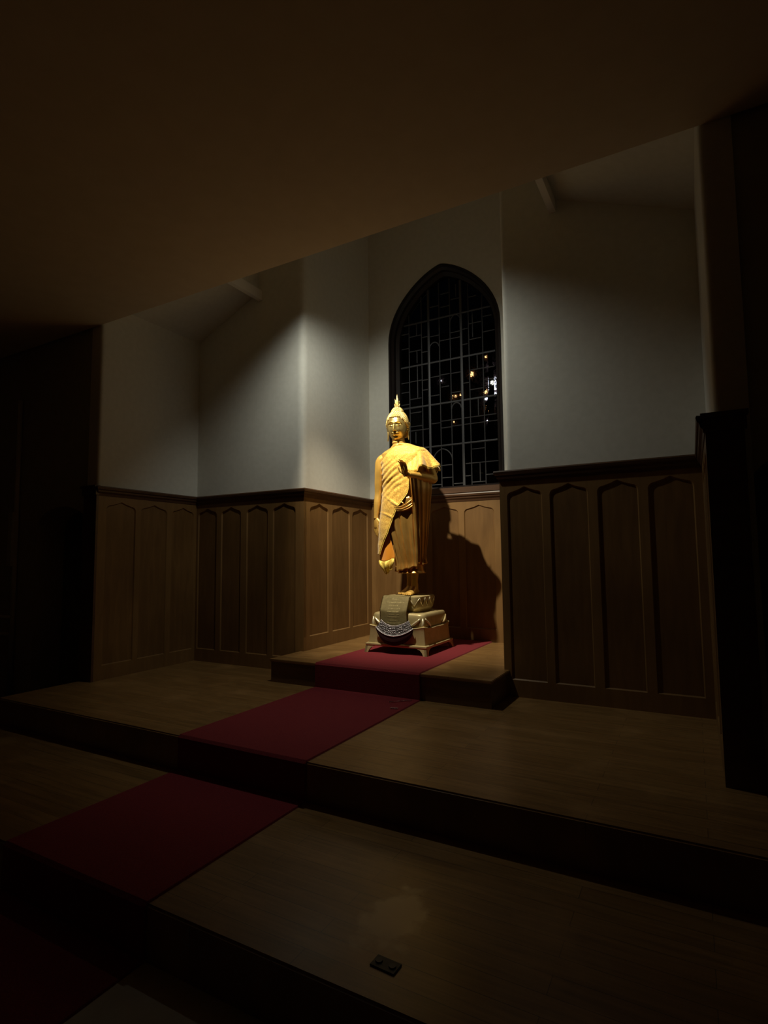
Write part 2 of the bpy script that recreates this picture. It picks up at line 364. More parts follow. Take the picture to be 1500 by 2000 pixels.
# ------------------------------------------------------------------ floors and steps
def slab(name, x0, x1, y0, y1, z0, z1, m, label, cat, nose=0.0):
    bm = bmesh.new(); box(bm, x0, x1, y0, y1, z0, z1)
    if nose: bmesh.ops.bevel(bm, geom=[e for e in bm.edges if all(abs(v.co.z - z1) < 1e-4 and abs(v.co.y - y0) < 1e-4 for v in e.verts)], offset=nose, segments=3, affect='EDGES')
    return struct(name, bm, m, label, cat)
slab('floor', -8.1, 3.6, -4.1, E1 + 0.02, Z0 - 0.1, Z0, M['stone'], 'lowest pale stone floor, only a corner of it beside the carpet at the bottom', 'floor')
slab('floor_tread', -8.1, 3.6, E1, E2 + 0.02, Z0 - 0.1, Z1, M['planks'], 'broad lower wooden tread with a scuffed patch, partly a painted reflection, and a dark floor plate', 'step', 0.008)
slab('floor_platform', XL - 0.10, XR + 0.11, E2, YW + 0.05, Z0 - 0.1, Z2, M['planks'], 'wide wooden platform in front of the panelled walls', 'platform', 0.008)
bm = bmesh.new(); box(bm, XA + 0.012, XB - 0.012, YS, YB, Z2, Z3 - 0.022)
o = struct('floor_alcove', bm, M['stepwood'], 'raised wooden step in the alcove that the statue stands on', 'step')
bm = bmesh.new(); v = box(bm, XA + 0.002, XB - 0.002, YS - 0.012, YB, Z3 - 0.022, Z3); bmesh.ops.bevel(bm, geom=bm.edges[:], offset=0.004, segments=2, affect='EDGES')
obj('floor_boards', bm, M['planks'], o)

# ------------------------------------------------------------------ oak wainscot
def wainscot(name, origin, d, length, z0, pans, label, ztop=ZR, pz0=None, nrm=None, t=0.042, rail_ext=(0, 0)):
    """origin: plan point of the wall face at s=0; d: unit direction along the wall; nrm: unit normal into the room; pans: [(s0, s1)]"""
    d = Vector((d[0], d[1], 0)); nrm = Vector((nrm[0], nrm[1], 0)); o0 = Vector((origin[0], origin[1], 0))
    P = lambda s, z, q: o0 + d * s + nrm * q + Vector((0, 0, z))
    base = z0 + 0.125 if pz0 is None else pz0; zt = ztop - 0.085; ps = zt - 0.125
    bm = bmesh.new()
    def F(pts): bm.faces.new([bm.verts.new(p) for p in pts])
    F([P(0, z0, t), P(length, z0, t), P(length, base, t), P(0, base, t)])
    xs = 0.0; outs = []
    for (a, b) in pans:
        F([P(xs, base, t), P(a, base, t), P(a, zt, t), P(xs, zt, t)]); xs = b
        w = b - a; c = (a + b) / 2; rr = min(0.045, w * 0.16)
        arc = []
        for k in range(6):
            an = pi / 2 * k / 5; arc.append((a + rr * (1 - cos(an)), ps + rr * 0.95 * sin(an)))
        arc.append((a + w * 0.34, ps + rr * 0.95 + 0.016)); arc.append((c, ps + rr * 0.95 + 0.036))
        arc += [(2 * c - x, z) for x, z in arc[-2::-1]]
        for (x0, za), (x1, zb) in zip(arc, arc[1:]): F([P(x0, za, t), P(x1, zb, t), P(x1, zt, t), P(x0, zt, t)])
        out = [(a, base)] + arc + [(b, base)]; outs.append((out, c))
        zc = (base + ps) / 2; m1 = 0.008
        def inset(p, m):
            x, z = p; sx = (w / 2 - m) / (w / 2); return (c + (x - c) * sx, zc + (z - zc) * (1 - m / (ps - zc)))
        i1 = [inset(p, m1) for p in out]; L = len(out)
        for k in range(L):
            k2 = (k + 1) % L
            F([P(*out[k], t), P(*i1[k], t - 0.012), P(*i1[k2], t - 0.012), P(*out[k2], t)])
    F([P(xs, base, t), P(length, base, t), P(length, zt, t), P(xs, zt, t)])
    if not name in ('trim_5', 'trim_7'): F([P(0, z0, 0), P(0, z0, t), P(0, zt, t), P(0, zt, 0)]); F([P(length, z0, t), P(length, z0, 0), P(length, zt, 0), P(length, zt, t)])
    bmesh.ops.remove_doubles(bm, verts=bm.verts, dist=1e-5); recalc(bm)
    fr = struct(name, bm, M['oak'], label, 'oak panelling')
    for out, c in outs:
        w = out[-1][0] - out[0][0]; zc = (base + ps) / 2
        bm = bmesh.new(); i1 = [(c + (x - c) * ((w / 2 - 0.007) / (w / 2)), zc + (z - zc) * (1 - 0.007 / (ps - zc))) for x, z in out]
        f0 = [bm.verts.new(P(x, z, t - 0.0115)) for x, z in i1]; f1 = [bm.verts.new(P(x, z, 0.002)) for x, z in i1]
        bm.faces.new(f0); bm.faces.new(f1[::-1])
        for k in range(len(f0)): k2 = (k + 1) % len(f0); bm.faces.new((f0[k], f1[k], f1[k2], f0[k2]))
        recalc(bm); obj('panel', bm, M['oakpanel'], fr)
    # moulded rail: profile (offset from wall, z)
    prof = [(0, zt - 0.004), (t + 0.004, zt - 0.004), (t + 0.010, zt + 0.016), (t + 0.022, zt + 0.030), (t + 0.024, zt + 0.044), (t + 0.034, zt + 0.052), (t + 0.038, zt + 0.070), (t + 0.034, zt + 0.080), (0, zt + 0.085)]
    bm = bmesh.new(); rows = [[P((-(q - t) if rail_ext[0] else 0.0) if i == 0 else (length + (q - t) if rail_ext[1] else length), z, q) for q, z in prof] for i in (0, 1)]
    grid(bm, rows, closed=True, cap0=True, cap1=True); recalc(bm)
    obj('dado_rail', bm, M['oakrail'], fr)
    return fr
pw = lambda o, L: [(a - o, b - o) for a, b in L]
wainscot('trim_3', (XL, YF - 0.01), (0, 1), YW - YF + 0.01 - 0.042, Z2, pw(YF - 0.01, [(3.16, 3.465), (3.52, 3.825), (3.885, 4.17)]), 'three arched oak panels on the side wall next to the unlit doorway', nrm=(1, 0), rail_ext=(0.05, 0))
wainscot('trim_4', (XL, YW), (1, 0), XA - XL + 0.042, Z2, pw(XL, [(-4.573, -4.305), (-4.240, -3.972), (-3.895, -3.622), (-3.557, -3.283)]), 'four dim arched oak panels on the wall behind the platform, ending at the alcove corner', nrm=(0, -1), rail_ext=(0, 0.038))
wainscot('trim_5', (XA, YW - 0.0415), (0, 1), YB - YW, Z3, pw(YW - 0.0415, [(4.300, 4.612), (4.682, 5.008), (5.062, 5.385)]), 'three warmly lit oak panels on the side of the alcove', nrm=(1, 0), rail_ext=(0.038, 0))
wainscot('trim_6', (XA + 0.042, YB), (1, 0), XB - XA - 0.084, Z3, pw(XA + 0.042, [(-3.135, -2.875), (-2.805, -2.510), (-2.441, -2.131), (-2.068, -1.745), (-1.675, -1.365)]), 'lit oak panels behind the statue, carrying its tall shadow', nrm=(0, -1))
wainscot('trim_7', (XB, YB - 0.042), (0, -1), YB - YW, Z3, [(0.10, 0.40), (0.47, 0.78), (0.85, 1.17)], 'oak panels on the alcove side hidden behind the nearest corner', nrm=(-1, 0), rail_ext=(0, 0.038))
wainscot('trim_8', (XB - 0.042, YW), (1, 0), XR - XB + 0.042, Z2, pw(XB - 0.042, [(-1.235, -0.969), (-0.913, -0.642), (-0.578, -0.310), (-0.249, 0.030)]), 'four darkest arched oak panels, between the alcove and the near jamb', nrm=(0, -1), rail_ext=(0.038, 0))
wainscot('trim_9', (XR, YW - 0.042), (0, -1), YW - YF - 0.042 + 0.05, Z2, [(0.07, 0.37), (0.43, 0.73), (0.79, 1.05)], 'oak panelling on the end wall, seen as a sliver at the near jamb', nrm=(-1, 0), rail_ext=(0, 0.05))
# oak boards closing the ends of the panelling on the jambs
for nm, x0, x1, yo, lb in (('trim_10', XJL, XL + 0.042, YF + 0.04, 'dark oak jamb board beside the unlit doorway at the far end'), ('trim_11', XR - 0.042, XJR - 0.03, YF, 'black oak jamb board with a moulded cap at the near end of the platform')):
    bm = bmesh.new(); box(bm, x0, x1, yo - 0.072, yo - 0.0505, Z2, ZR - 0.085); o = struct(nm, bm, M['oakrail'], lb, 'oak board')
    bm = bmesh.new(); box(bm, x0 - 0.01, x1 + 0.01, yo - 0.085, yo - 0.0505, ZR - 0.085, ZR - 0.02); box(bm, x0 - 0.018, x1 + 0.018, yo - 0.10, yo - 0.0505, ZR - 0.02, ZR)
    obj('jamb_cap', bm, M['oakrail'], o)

# ------------------------------------------------------------------ leaded window
win = empty('window_1', (WC, YB + 0.15, WZ0), 'tall pointed window of dark leaded glass behind the statue', 'window', kind='structure')
def wchild(name, bm, m, smooth=False):
    o = obj(name, bm, m, win, smooth); o.matrix_parent_inverse = Matrix.Translation(-win.location); return o
def outline(ins, n=16):
    return [(WX0 + ins, WZ0 + ins * 0.55)] + win_arch(WC, WH - ins, WSP, WAP - ins * 1.1, n) + [(WX1 - ins, WZ0 + ins * 0.55)]
def ring(bm, steps):
    rows = [[(x, y, z) for x, z in outline(i)] for i, y in steps]
    for a, b in zip(rows, rows[1:] + [rows[0]]):
        n = len(a)
        va = [bm.verts.new(p) for p in a]; vb = [bm.verts.new(p) for p in b]
        for k in range(n): k2 = (k + 1) % n; bm.faces.new((va[k], va[k2], vb[k2], vb[k]))
    bmesh.ops.remove_doubles(bm, verts=bm.verts, dist=1e-5); recalc(bm)
bm = bmesh.new(); ring(bm, [(0.0, YB - 0.004), (0.022, YB - 0.012), (0.030, YB + 0.012), (0.050, YB + 0.04), (0.056, YB + 0.075), (0.090, YB + 0.10), (0.096, YB + 0.16), (0.0, YB + 0.16)])
wchild('frame', bm, M['winwood'])
YG = YB + 0.128
bm = bmesh.new(); ol = outline(0.085)
f0 = [bm.verts.new((x, YG - 0.002, z)) for x, z in ol]; f1 = [bm.verts.new((x, YG + 0.002, z)) for x, z in ol]
bm.faces.new(f0); bm.faces.new(f1[::-1])
for k in range(len(ol)): k2 = (k + 1) % len(ol); bm.faces.new((f0[k], f1[k], f1[k2], f0[k2]))
recalc(bm); wchild('glass_pane', bm, M['glass'])
# came pattern: measured in a plan of the window (u 0..1 across, z metres)
def unproj(px, py, Y=YG):
    dv = _fw + _r2 * ((px - 750) / F_PX) + _u2 * ((1000 - py) / F_PX); t = Y / dv.y
    return (dv.x * t, 1.05 + dv.z * t)
def cr(x, y): return unproj(740 + x / 4.0, 480 + y / 4.0)
def inside(x, z):
    xi = abs(x - WC); hw = WH - 0.088
    if xi > hw or z < WZ0 + 0.04: return False
    if z <= WSP: return True
    t = (z - WSP) / (WAP - 0.10 - WSP)
    return t < 1 and xi < hw * (1 - t ** 2.0) ** 0.72
cames = bmesh.new(); bars = bmesh.new()
def strip(bm, p, q, w, dep):
    p = Vector((p[0], 0, p[1])); q = Vector((q[0], 0, q[1])); L = (q - p).length
    if L < 1e-4: return
    n = max(1, int(L / 0.02)); k0 = None; segs = []
    for k in range(n + 1):
        c = p.lerp(q, k / n); ok = inside(c.x, c.z)
        if ok and k0 is None: k0 = k
        if (not ok or k == n) and k0 is not None:
            segs.append((p.lerp(q, k0 / n), p.lerp(q, (k if ok else k - 1) / n))); k0 = None
    for a, b in segs:
        if (b - a).length < 0.004: continue
        d = (b - a).normalized(); s = Vector((-d.z, 0, d.x)) * w / 2; y0 = YG - dep; y1 = YG + 0.006
        vs = [bm.verts.new(v_) for v_ in ((a.x - s.x, y0 + 0.003, a.z - s.z), (b.x - s.x, y0 + 0.003, b.z - s.z), (b.x, y0, b.z), (a.x, y0, a.z), (b.x + s.x, y0 + 0.003, b.z + s.z), (a.x + s.x, y0 + 0.003, a.z + s.z))]
        ve = [bm.verts.new(v_) for v_ in ((a.x - s.x, y1, a.z - s.z), (b.x - s.x, y1, b.z - s.z), (b.x + s.x, y1, b.z + s.z), (a.x + s.x, y1, a.z + s.z))]
        for f in ((vs[0], vs[1], vs[2], vs[3]), (vs[3], vs[2], vs[4], vs[5]), (vs[0], ve[0], ve[1], vs[1]), (vs[5], vs[4], ve[2], ve[3]), (vs[0], vs[3], vs[5], ve[3], ve[0]), (vs[1], ve[1], ve[2], vs[4], vs[2])): bm.faces.new(f)
def V(x1, y1, x2, y2, w=0.010, full=False, bm=None, dep=0.008):
    a = cr(x1, y1); b = cr(x2, y2); x = (a[0] + b[0]) / 2; za, zb = a[1], b[1]
    if full: za, zb = WAP, WZ0
    strip(bm or cames, (x, za), (x, zb), w, dep)
def H(x1, y1, x2, y2, w=0.010, bm=None, dep=0.008):
    a = cr(x1, y1); b = cr(x2, y2); z = (a[1] + b[1]) / 2; strip(bm or cames, (a[0], z), (b[0], z), w, dep)
def GA(xa, ya, xl, yl, xr, yr):
    A = cr(xa, ya); L = cr(xl, yl); Rr = cr(xr, yr); hw = (Rr[0] - L[0]) / 2; cx = (Rr[0] + L[0]) / 2; zs = (L[1] + Rr[1]) / 2
    pts = arch_pts(cx, hw, zs, A[1], 7)
    for p, q in zip(pts, pts[1:]): 
        if inside(*p) and inside(*q): strip(cames, p, q, 0.012, 0.008)
for x1, y1, x2, y2 in ((232, 540, 250, 1560), (330, 600, 350, 1560), (470, 560, 495, 1900), (550, 540, 585, 1900), (700, 520, 728, 1890), (805, 490, 840, 1890)): V(x1, y1, x2, y2, full=True)
V(390, 590, 410, 1870, 0.026, True, bars, 0.016); V(642, 560, 670, 1900, 0.026, True, bars, 0.016)
for y in (235, 565, 903, 1235, 1565):
    z = cr(480, y)[1]; strip(bars, (WX0, z), (WX1, z), 0.018, 0.014)
for s in ((235,715,330,700),(165,703,235,690),(165,815,235,805),(240,830,330,816),(340,716,385,710),(340,832,385,826),
          (245,1065,340,1050),(165,1082,245,1068),(245,1202,335,1190),(345,1130,385,1122),(345,1052,385,1045),(165,1155,245,1145),
          (395,715,470,697),(475,745,635,712),(555,682,635,665),(700,610,800,592),(705,735,800,715),(650,775,695,765),(810,675,905,655),(815,552,880,540),(650,655,695,645),
          (405,1030,475,1018),(405,1176,475,1165),(490,1105,550,1095),(480,1012,555,998),(560,1000,640,985),(565,1148,650,1138),
          (710,975,815,953),(715,1125,815,1110),(660,1075,705,1068),(815,955,905,942),(825,1048,910,1030),
          (250,1310,335,1297),(250,1420,345,1400),(250,1450,400,1428),(405,1395,480,1382),(490,1372,645,1350),(490,1426,570,1414),(575,1412,650,1398),
          (670,1352,920,1306),(670,1395,930,1364),(430,1722,575,1712),(500,1817,575,1806),(415,1870,490,1866),(590,1862,665,1852),
          (730,1590,830,1578),(680,1702,935,1680),(680,1800,720,1795),(730,1850,835,1838),(840,1790,940,1778),(165,1250,245,1240),
          (480,480,550,470),(480,380,550,365),(560,420,640,405),(395,480,470,470),(700,400,760,390)): H(*s)
for s in ((295,600,295,702),(298,822,300,918),(302,935,304,1195),(730,520,733,715),(768,842,770,957),(290,1455,291,1545),(777,1190,780,1325),(792,1695,794,1838),(600,300,600,400)): V(*s)
GA(600, 535, 555, 600, 640, 590); GA(432, 755, 398, 800, 470, 790); GA(606, 1225, 570, 1275, 645, 1265); GA(492, 1588, 425, 1665, 577, 1700)
recalc(cames); recalc(bars); wchild('lead_cames', cames, M['lead']); wchild('saddle_bars', bars, M['lead'])
bm = bmesh.new(); box(bm, WX0 - 0.002, WX1 + 0.002, YB - 0.062, YB + 0.14, ZR + 0.0005, WZ0 + 0.012)
bmesh.ops.bevel(bm, geom=bm.edges[:], offset=0.004, segments=2, affect='EDGES'); wchild('window_sill', bm, M['oakrail'])

# ------------------------------------------------------------------ night outside: lit building seen through a tree
bld = empty('distant_building', (-9.5, 27.0, -3.0), 'dark building outside with a few lit panes glimpsed through the window', 'building')
def bchild(name, bm, m):
    o = obj(name, bm, m, bld); o.matrix_parent_inverse = Matrix.Translation(-bld.location); return o
bm = bmesh.new(); box(bm, -16.5, -3.5, 27.0, 33.0, -3.0, 13.0); bchild('brick_wall', bm, M['brick'])
for px, py, w_, h_, m_ in ((921, 731, 7, 8, 'lit_warm'), (962, 750, 15, 22, 'lit_white'), (948, 765, 7, 6, 'lit_warm'), (968, 769, 5, 5, 'lit_white'), (955, 796, 10, 13, 'lit_warm'), (950, 779, 5, 4, 'lit_white'),
                           (884, 775, 2, 5, 'lit_warm'), (890, 774, 3, 3, 'lit_warm'), (887, 824, 2, 2, 'lit_warm'), (959, 791, 4, 6, 'lit_white'), (957, 715, 3, 8, 'lit_white'), (861, 744, 2, 2, 'lit_white'), (952, 822, 2, 2, 'lit_white'), (900, 771, 3, 3, 'lit_warm'), (949, 697, 3, 3, 'lit_warm')):
    a = unproj(px - w_ / 2, py - h_ / 2, 26.98); b = unproj(px + w_ / 2, py + h_ / 2, 26.98)
    bm = bmesh.new(); box(bm, a[0], b[0], 26.93, 26.99, b[1], a[1]); bchild('lit_pane', bm, M[m_])
tree = empty('tree', (-5.6, 17.0, -3.0), 'black leafy tree standing outside between the window and the lit panes', 'tree')
bm = bmesh.new(); p, r = smoothpath([(-5.6, 17, -3), (-5.5, 17.1, 0), (-5.7, 17, 3), (-5.4, 17, 6), (-5.5, 17, 9)], [0.22, 0.18, 0.14, 0.09, 0.03]); tube(bm, p, r, 10)
for k in range(16):
    z = 1 + k * 0.45; a = k * 2.4; tube(bm, [(-5.6, 17, z), (-5.6 + cos(a) * 0.9, 17 + sin(a) * 0.9, z + 0.5), (-5.6 + cos(a) * 1.9, 17 + sin(a) * 1.6, z + 0.8)], [0.05, 0.03, 0.008], 6)
o = obj('trunk', bm, M['bark'], tree, True); o.matrix_parent_inverse = Matrix.Translation(-tree.location)
bm = bmesh.new()
TCX, TCZ = unproj(925, 768, 17.0)
for k in range(9500):
    while True:
        p = Vector((random.uniform(-1, 1), random.uniform(-1, 1), random.uniform(-1, 1)))
        if p.length < 1: break
    c = Vector((TCX + p.x * 2.0, 17 + p.y * 1.4, TCZ + p.z * 2.6)); s = random.uniform(0.022, 0.046)
    d = Vector((random.gauss(0, 1), random.gauss(0, 1), random.gauss(0, 1))).normalized(); e = d.orthogonal().normalized()
    bm.faces.new([bm.verts.new(q) for q in (c - d * s, c + e * s * 0.45, c + d * s, c - e * s * 0.45)])
o = obj('foliage', bm, M['leaf'], tree); o.matrix_parent_inverse = Matrix.Translation(-tree.location)

# ------------------------------------------------------------------ carpet runner over the steps
bm = bmesh.new(); T = 0.009
top = [(YB - 0.045, Z3), (YS - 0.010, Z3), (YS - 0.016, Z3 - 0.006), (YS - 0.014, Z2 + 0.012), (YS - 0.022, Z2), (E2 + 0.004, Z2), (E2 - 0.002, Z2 - 0.006), (E2 - 0.002, Z1 + 0.01), (E2 - 0.010, Z1), (E1 + 0.004, Z1), (E1 - 0.002, Z1 - 0.006), (E1 - 0.002, Z0 + 0.01), (E1 - 0.01, Z0), (-1.8, Z0)]
up = []
for i, (y, z) in enumerate(top):
    a = Vector(top[max(i - 1, 0)]); b = Vector(top[min(i + 1, len(top) - 1)]); d = (b - a).normalized(); nn = Vector((d.y, -d.x))
    if nn.y < 0 and abs(nn.x) < 0.5: nn = -nn
    if nn.x > 0: nn = -nn
    if abs(nn.x) < 1e-4: nn = Vector((0, 1))
    up.append((y + nn.x * T, z + nn.y * T))
rows = []
for (y, z), (y2, z2) in zip(top, up):
    rows.append([(XC0, y, z + 0.0008), (XC0 + 0.004, y2, z2), (XC1 - 0.004, y2, z2), (XC1, y, z + 0.0008)])
grid(bm, rows, closed=True, cap0=True, cap1=True); recalc(bm)
tag(obj('carpet_runner', bm, M['carpet']), 'dark red carpet runner laid over the steps up to the statue', 'carpet')
# scraps of clear tape on the carpet by the step
def scrap(x, y, L, W, ang, label):
    bm = bmesh.new(); rows = []
    for i in range(9):
        t = i / 8 - 0.5; rows.append([(t * L, (j / 3 - 0.5) * W, 0.002 + 0.006 * abs(sin(i * 1.9 + j)) ) for j in range(4)])
    g = grid(bm, rows); bmesh.ops.solidify(bm, geom=bm.faces[:], thickness=0.001); recalc(bm)
    o = obj('tape_scrap', bm, M['scrap'], None, True); o.location = (x, y, Z2 + T + 0.0005); o.rotation_euler.z = ang
    tag(o, label, 'tape')
scrap(-1.853, 3.473, 0.055, 0.022, 0.3, 'small crumpled scrap of clear tape on the carpet near its edge')
scrap(-1.90, 3.66, 0.17, 0.010, 0.75, 'thin strip of tape on the carpet against the alcove step')
# floor plate
bm = bmesh.new(); box(bm, -0.044, 0.044, -0.026, 0.026, 0, 0.005); bmesh.ops.bevel(bm, geom=bm.edges[:], offset=0.002, segments=2, affect='EDGES')
o = obj('floor_plate', bm, M['iron']); o.location = (-0.885, 1.585, Z1); o.rotation_euler.z = -0.05; tag(o, 'small dark rectangular metal plate set on the lower tread', 'floor plate')
for dx in (-0.024, 0.024):
    bm = bmesh.new(); bmesh.ops.create_cone(bm, cap_ends=True, segments=14, radius1=0.012, radius2=0.011, depth=0.004, matrix=Matrix.Translation((dx, 0, 0.007))); obj('socket_cap', bm, M['winwood'], o)
# pipe run on the unlit wall
pp = empty('wall_pipe', (-5.93, YF, Z0), 'thin grey pipe climbing the unlit wall past the doorway, with a small box', 'pipe')
def pchild(name, bm): 
    o = obj(name, bm, M['pipe'], pp, name != 'junction_box'); o.matrix_parent_inverse = Matrix.Translation(-pp.location)
bm = bmesh.new(); tube(bm, [(-5.90, YF - 0.005, Z0), (-5.93, YF - 0.005, 2.68)], [0.022, 0.022], 12); pchild('riser_pipe', bm)
bm = bmesh.new(); box(bm, -5.99, -5.91, YF - 0.045, YF + 0.02, 1.00, 1.54); bmesh.ops.bevel(bm, geom=bm.edges[:], offset=0.006, segments=2, affect='EDGES'); pchild('junction_box', bm)
for z in (0.50, 0.33): bm = bmesh.new(); tube(bm, [(-6.9, YF - 0.005, z - 0.02), (-5.92, YF - 0.005, z)], [0.018, 0.018], 10); pchild('branch_pipe', bm)

# ------------------------------------------------------------------ spotlight fixture on the back of the header
sp = empty('spotlight', (LAMP.x, LAMP.y, LAMP.z), 'small black spotlight hanging behind the header edge, aimed at the statue', 'lamp')
q = (AIM - LAMP).to_track_quat('-Z', 'Y').to_matrix().to_4x4()
bm = bmesh.new(); bmesh.ops.create_cone(bm, cap_ends=False, segments=24, radius1=0.052, radius2=0.040, depth=0.10, matrix=q @ Matrix.Translation((0, 0, 0.055))); bmesh.ops.create_circle(bm, cap_ends=True, segments=24, radius=0.04, matrix=q @ Matrix.Translation((0, 0, 0.105)))
obj('housing', bm, M['iron'], sp, True)
bm = bmesh.new(); tube(bm, [(0, -0.045, 0.10), (0, -0.045, TOP - LAMP.z)], [0.008, 0.008], 8); box(bm, -0.03, 0.03, -0.075, -0.015, TOP - LAMP.z - 0.02, TOP - LAMP.z); obj('bracket', bm, M['iron'], sp)


# ------------------------------------------------------------------ stacked gilded pedestal
PX, PY = -2.331, 4.700; PZ0 = Z3 + T
ped = empty('statue_pedestal', (PX, PY, PZ0), 'stacked dull gold cushion pedestal on short legs under the statue', 'pedestal')
def pc(name, bm, m, smooth=False, parent=None, label=None):
    o = obj(name, bm, m, parent or ped, smooth, label)
    if parent is None: o.matrix_parent_inverse = Matrix.Translation(-ped.location)
    else: o.matrix_parent_inverse = (Matrix.Translation(-ped.location)).copy() if False else parent.matrix_parent_inverse.inverted() @ Matrix.Translation(-ped.location) if False else Matrix.Identity(4)
    return o
def rrect(h, r, z, n=6, bulge=0.0):
    out = []
    for cx, cy, a0 in ((h - r, h - r, 0), (-h + r, h - r, 90), (-h + r, -h + r, 180), (h - r, -h + r, 270)):
        for k in range(n + 1):
            a = radians(a0 + 90 * k / n); out.append((PX + cx + r * cos(a), PY + cy + r * sin(a), z))
        # points along the straight side
        a = radians(a0 + 90); ex, ey = cx + r * cos(a), cy + r * sin(a)
        nx, ny = (-cy, cx); L = {0: (-1, 0), 90: (0, -1), 180: (1, 0), 270: (0, 1)}[a0]; D = 2 * (h - r)
        for k in range(1, 8): out.append((PX + ex + L[0] * D * k / 8, PY + ey + L[1] * D * k / 8, z))
    return out
def corner_w(p, h):
    return min(1, abs(p[0] - PX) / h) ** 6 * min(1, abs(p[1] - PY) / h) ** 6
# frame with four bracket legs
zb, zl = 0.262, 0.288
bm = bmesh.new()
rows = [rrect(0.300, 0.006, zb), rrect(0.304, 0.006, zb + 0.008), rrect(0.304, 0.006, zl - 0.006), rrect(0.292, 0.006, zl)]
grid(bm, rows, closed=True, cap0=True, cap1=True); recalc(bm); pc('base_frame', bm, M['goldbase'])
for sx in (-1, 1):
    for sy in (-1, 1):
        bm = bmesh.new(); X, Y = PX + sx * 0.300, PY + sy * 0.300
        # L-shaped bracket: two flaring wings meeting at the corner
        for ax in (0, 1):
            prof = [(0, PZ0), (0.036, PZ0), (0.044, PZ0 + 0.025), (0.062, zb - 0.012), (0.100, zb), (0, zb)]
            rr_ = []
            for dpt in (0, 0.022):
                row = []
                for q_, z in prof:
                    lean = 0.010 * (1 - (z - PZ0) / (zb - PZ0))
                    if ax == 0: row.append((X - sx * q_ + sx * lean, Y - sy * dpt + sy * lean, z))
                    else: row.append((X - sx * dpt + sx * lean, Y - sy * q_ + sy * lean, z))
                rr_.append(row)
            grid(bm, rr_, closed=True, cap0=True, cap1=True)
        recalc(bm); pc('leg', bm, M['goldbase'])
bm = bmesh.new(); rows = []
for h, z in ((0.282, zl), (0.281, 0.30), (0.272, 0.405), (0.277, 0.418), (0.279, 0.426), (0.272, 0.430), (0.262, 0.420)):
    row = rrect(h, 0.008, z)
    if z > 0.41: row = [(p[0], p[1], p[2] + 0.020 * corner_w(p, h) - 0.004 * cos(30 * (p[0] - PX)) * cos(30 * (p[1] - PY))) for p in row]
    rows.append(row)
grid(bm, rows, closed=True, cap0=True, cap1=True); recalc(bm); pl = pc('plinth', bm, M['goldbase'], True); pl.modifiers.new('e', 'EDGE_SPLIT').split_angle = radians(40)
bm = bmesh.new(); rows = []
for k in range(13):
    a = -pi / 2 + pi * k / 12; h = 0.236 + 0.028 * max(0, cos(a)) ** 0.6; z = 0.488 + 0.070 * (abs(sin(a)) ** 0.75) * (1 if a > 0 else -1)
    row = rrect(h, 0.055, z); rows.append([(p[0], p[1], p[2] + 0.006 * sin(14 * (p[0] - PX) + 2) * (1 if k > 6 else 0)) for p in row])
grid(bm, rows, closed=True, cap0=True, cap1=True); recalc(bm); lcu = cu = pc('lower_cushion', bm, M['goldbase'], True); cu.modifiers.new('e', 'EDGE_SPLIT').split_angle = radians(50)
bm = bmesh.new(); rows = []
for h, z in ((0.150, 0.553), (0.160, 0.566), (0.176, 0.592), (0.178, 0.600), (0.181, 0.645), (0.186, 0.686), (0.185, 0.694), (0.176, 0.700)):
    row = rrect(h, 0.05, z)
    if 0.575 < z < 0.61: row = [(p[0], p[1], p[2] + 0.006 * sin(40 * (p[0] + p[1]))) for p in row]
    rows.append(row)
grid(bm, rows, closed=True, cap0=True, cap1=True); recalc(bm); cu = pc('upper_cushion', bm, M['goldbase'], True); cu.modifiers.new('e', 'EDGE_SPLIT').split_angle = radians(40)
# raised zigzag petals round the upper cushion
loop_hi = rrect(0.1885, 0.05, 0.684); loop_lo = rrect(0.183, 0.05, 0.612)
def resample(loop, n):
    L = loop + [loop[0]]; d = [0]
    for a, b in zip(L, L[1:]): d.append(d[-1] + (Vector(b) - Vector(a)).length)
    out = []
    for k in range(n):
        t = d[-1] * k / n
        for i in range(len(d) - 1):
            if d[i] <= t <= d[i + 1] and d[i + 1] > d[i]: out.append(Vector(L[i]).lerp(Vector(L[i + 1]), (t - d[i]) / (d[i + 1] - d[i]))); break
    return out
NZ = 28; hi = resample(loop_hi, NZ); lo = resample(loop_lo, NZ); bm = bmesh.new()
for k in range(NZ):
    a = hi[k] if k % 2 == 0 else lo[k]; b = lo[(k + 1) % NZ] if k % 2 == 0 else hi[(k + 1) % NZ]
    wv = 0.0055 if k % 2 == 0 else 0.0035
    tube(bm, [a, a.lerp(b, 0.5), b], [0.004, wv, 0.003], 6)
recalc(bm); obj('zigzag_trim', bm, M['goldlite'], cu, True, 'pale gilded zigzag trim')
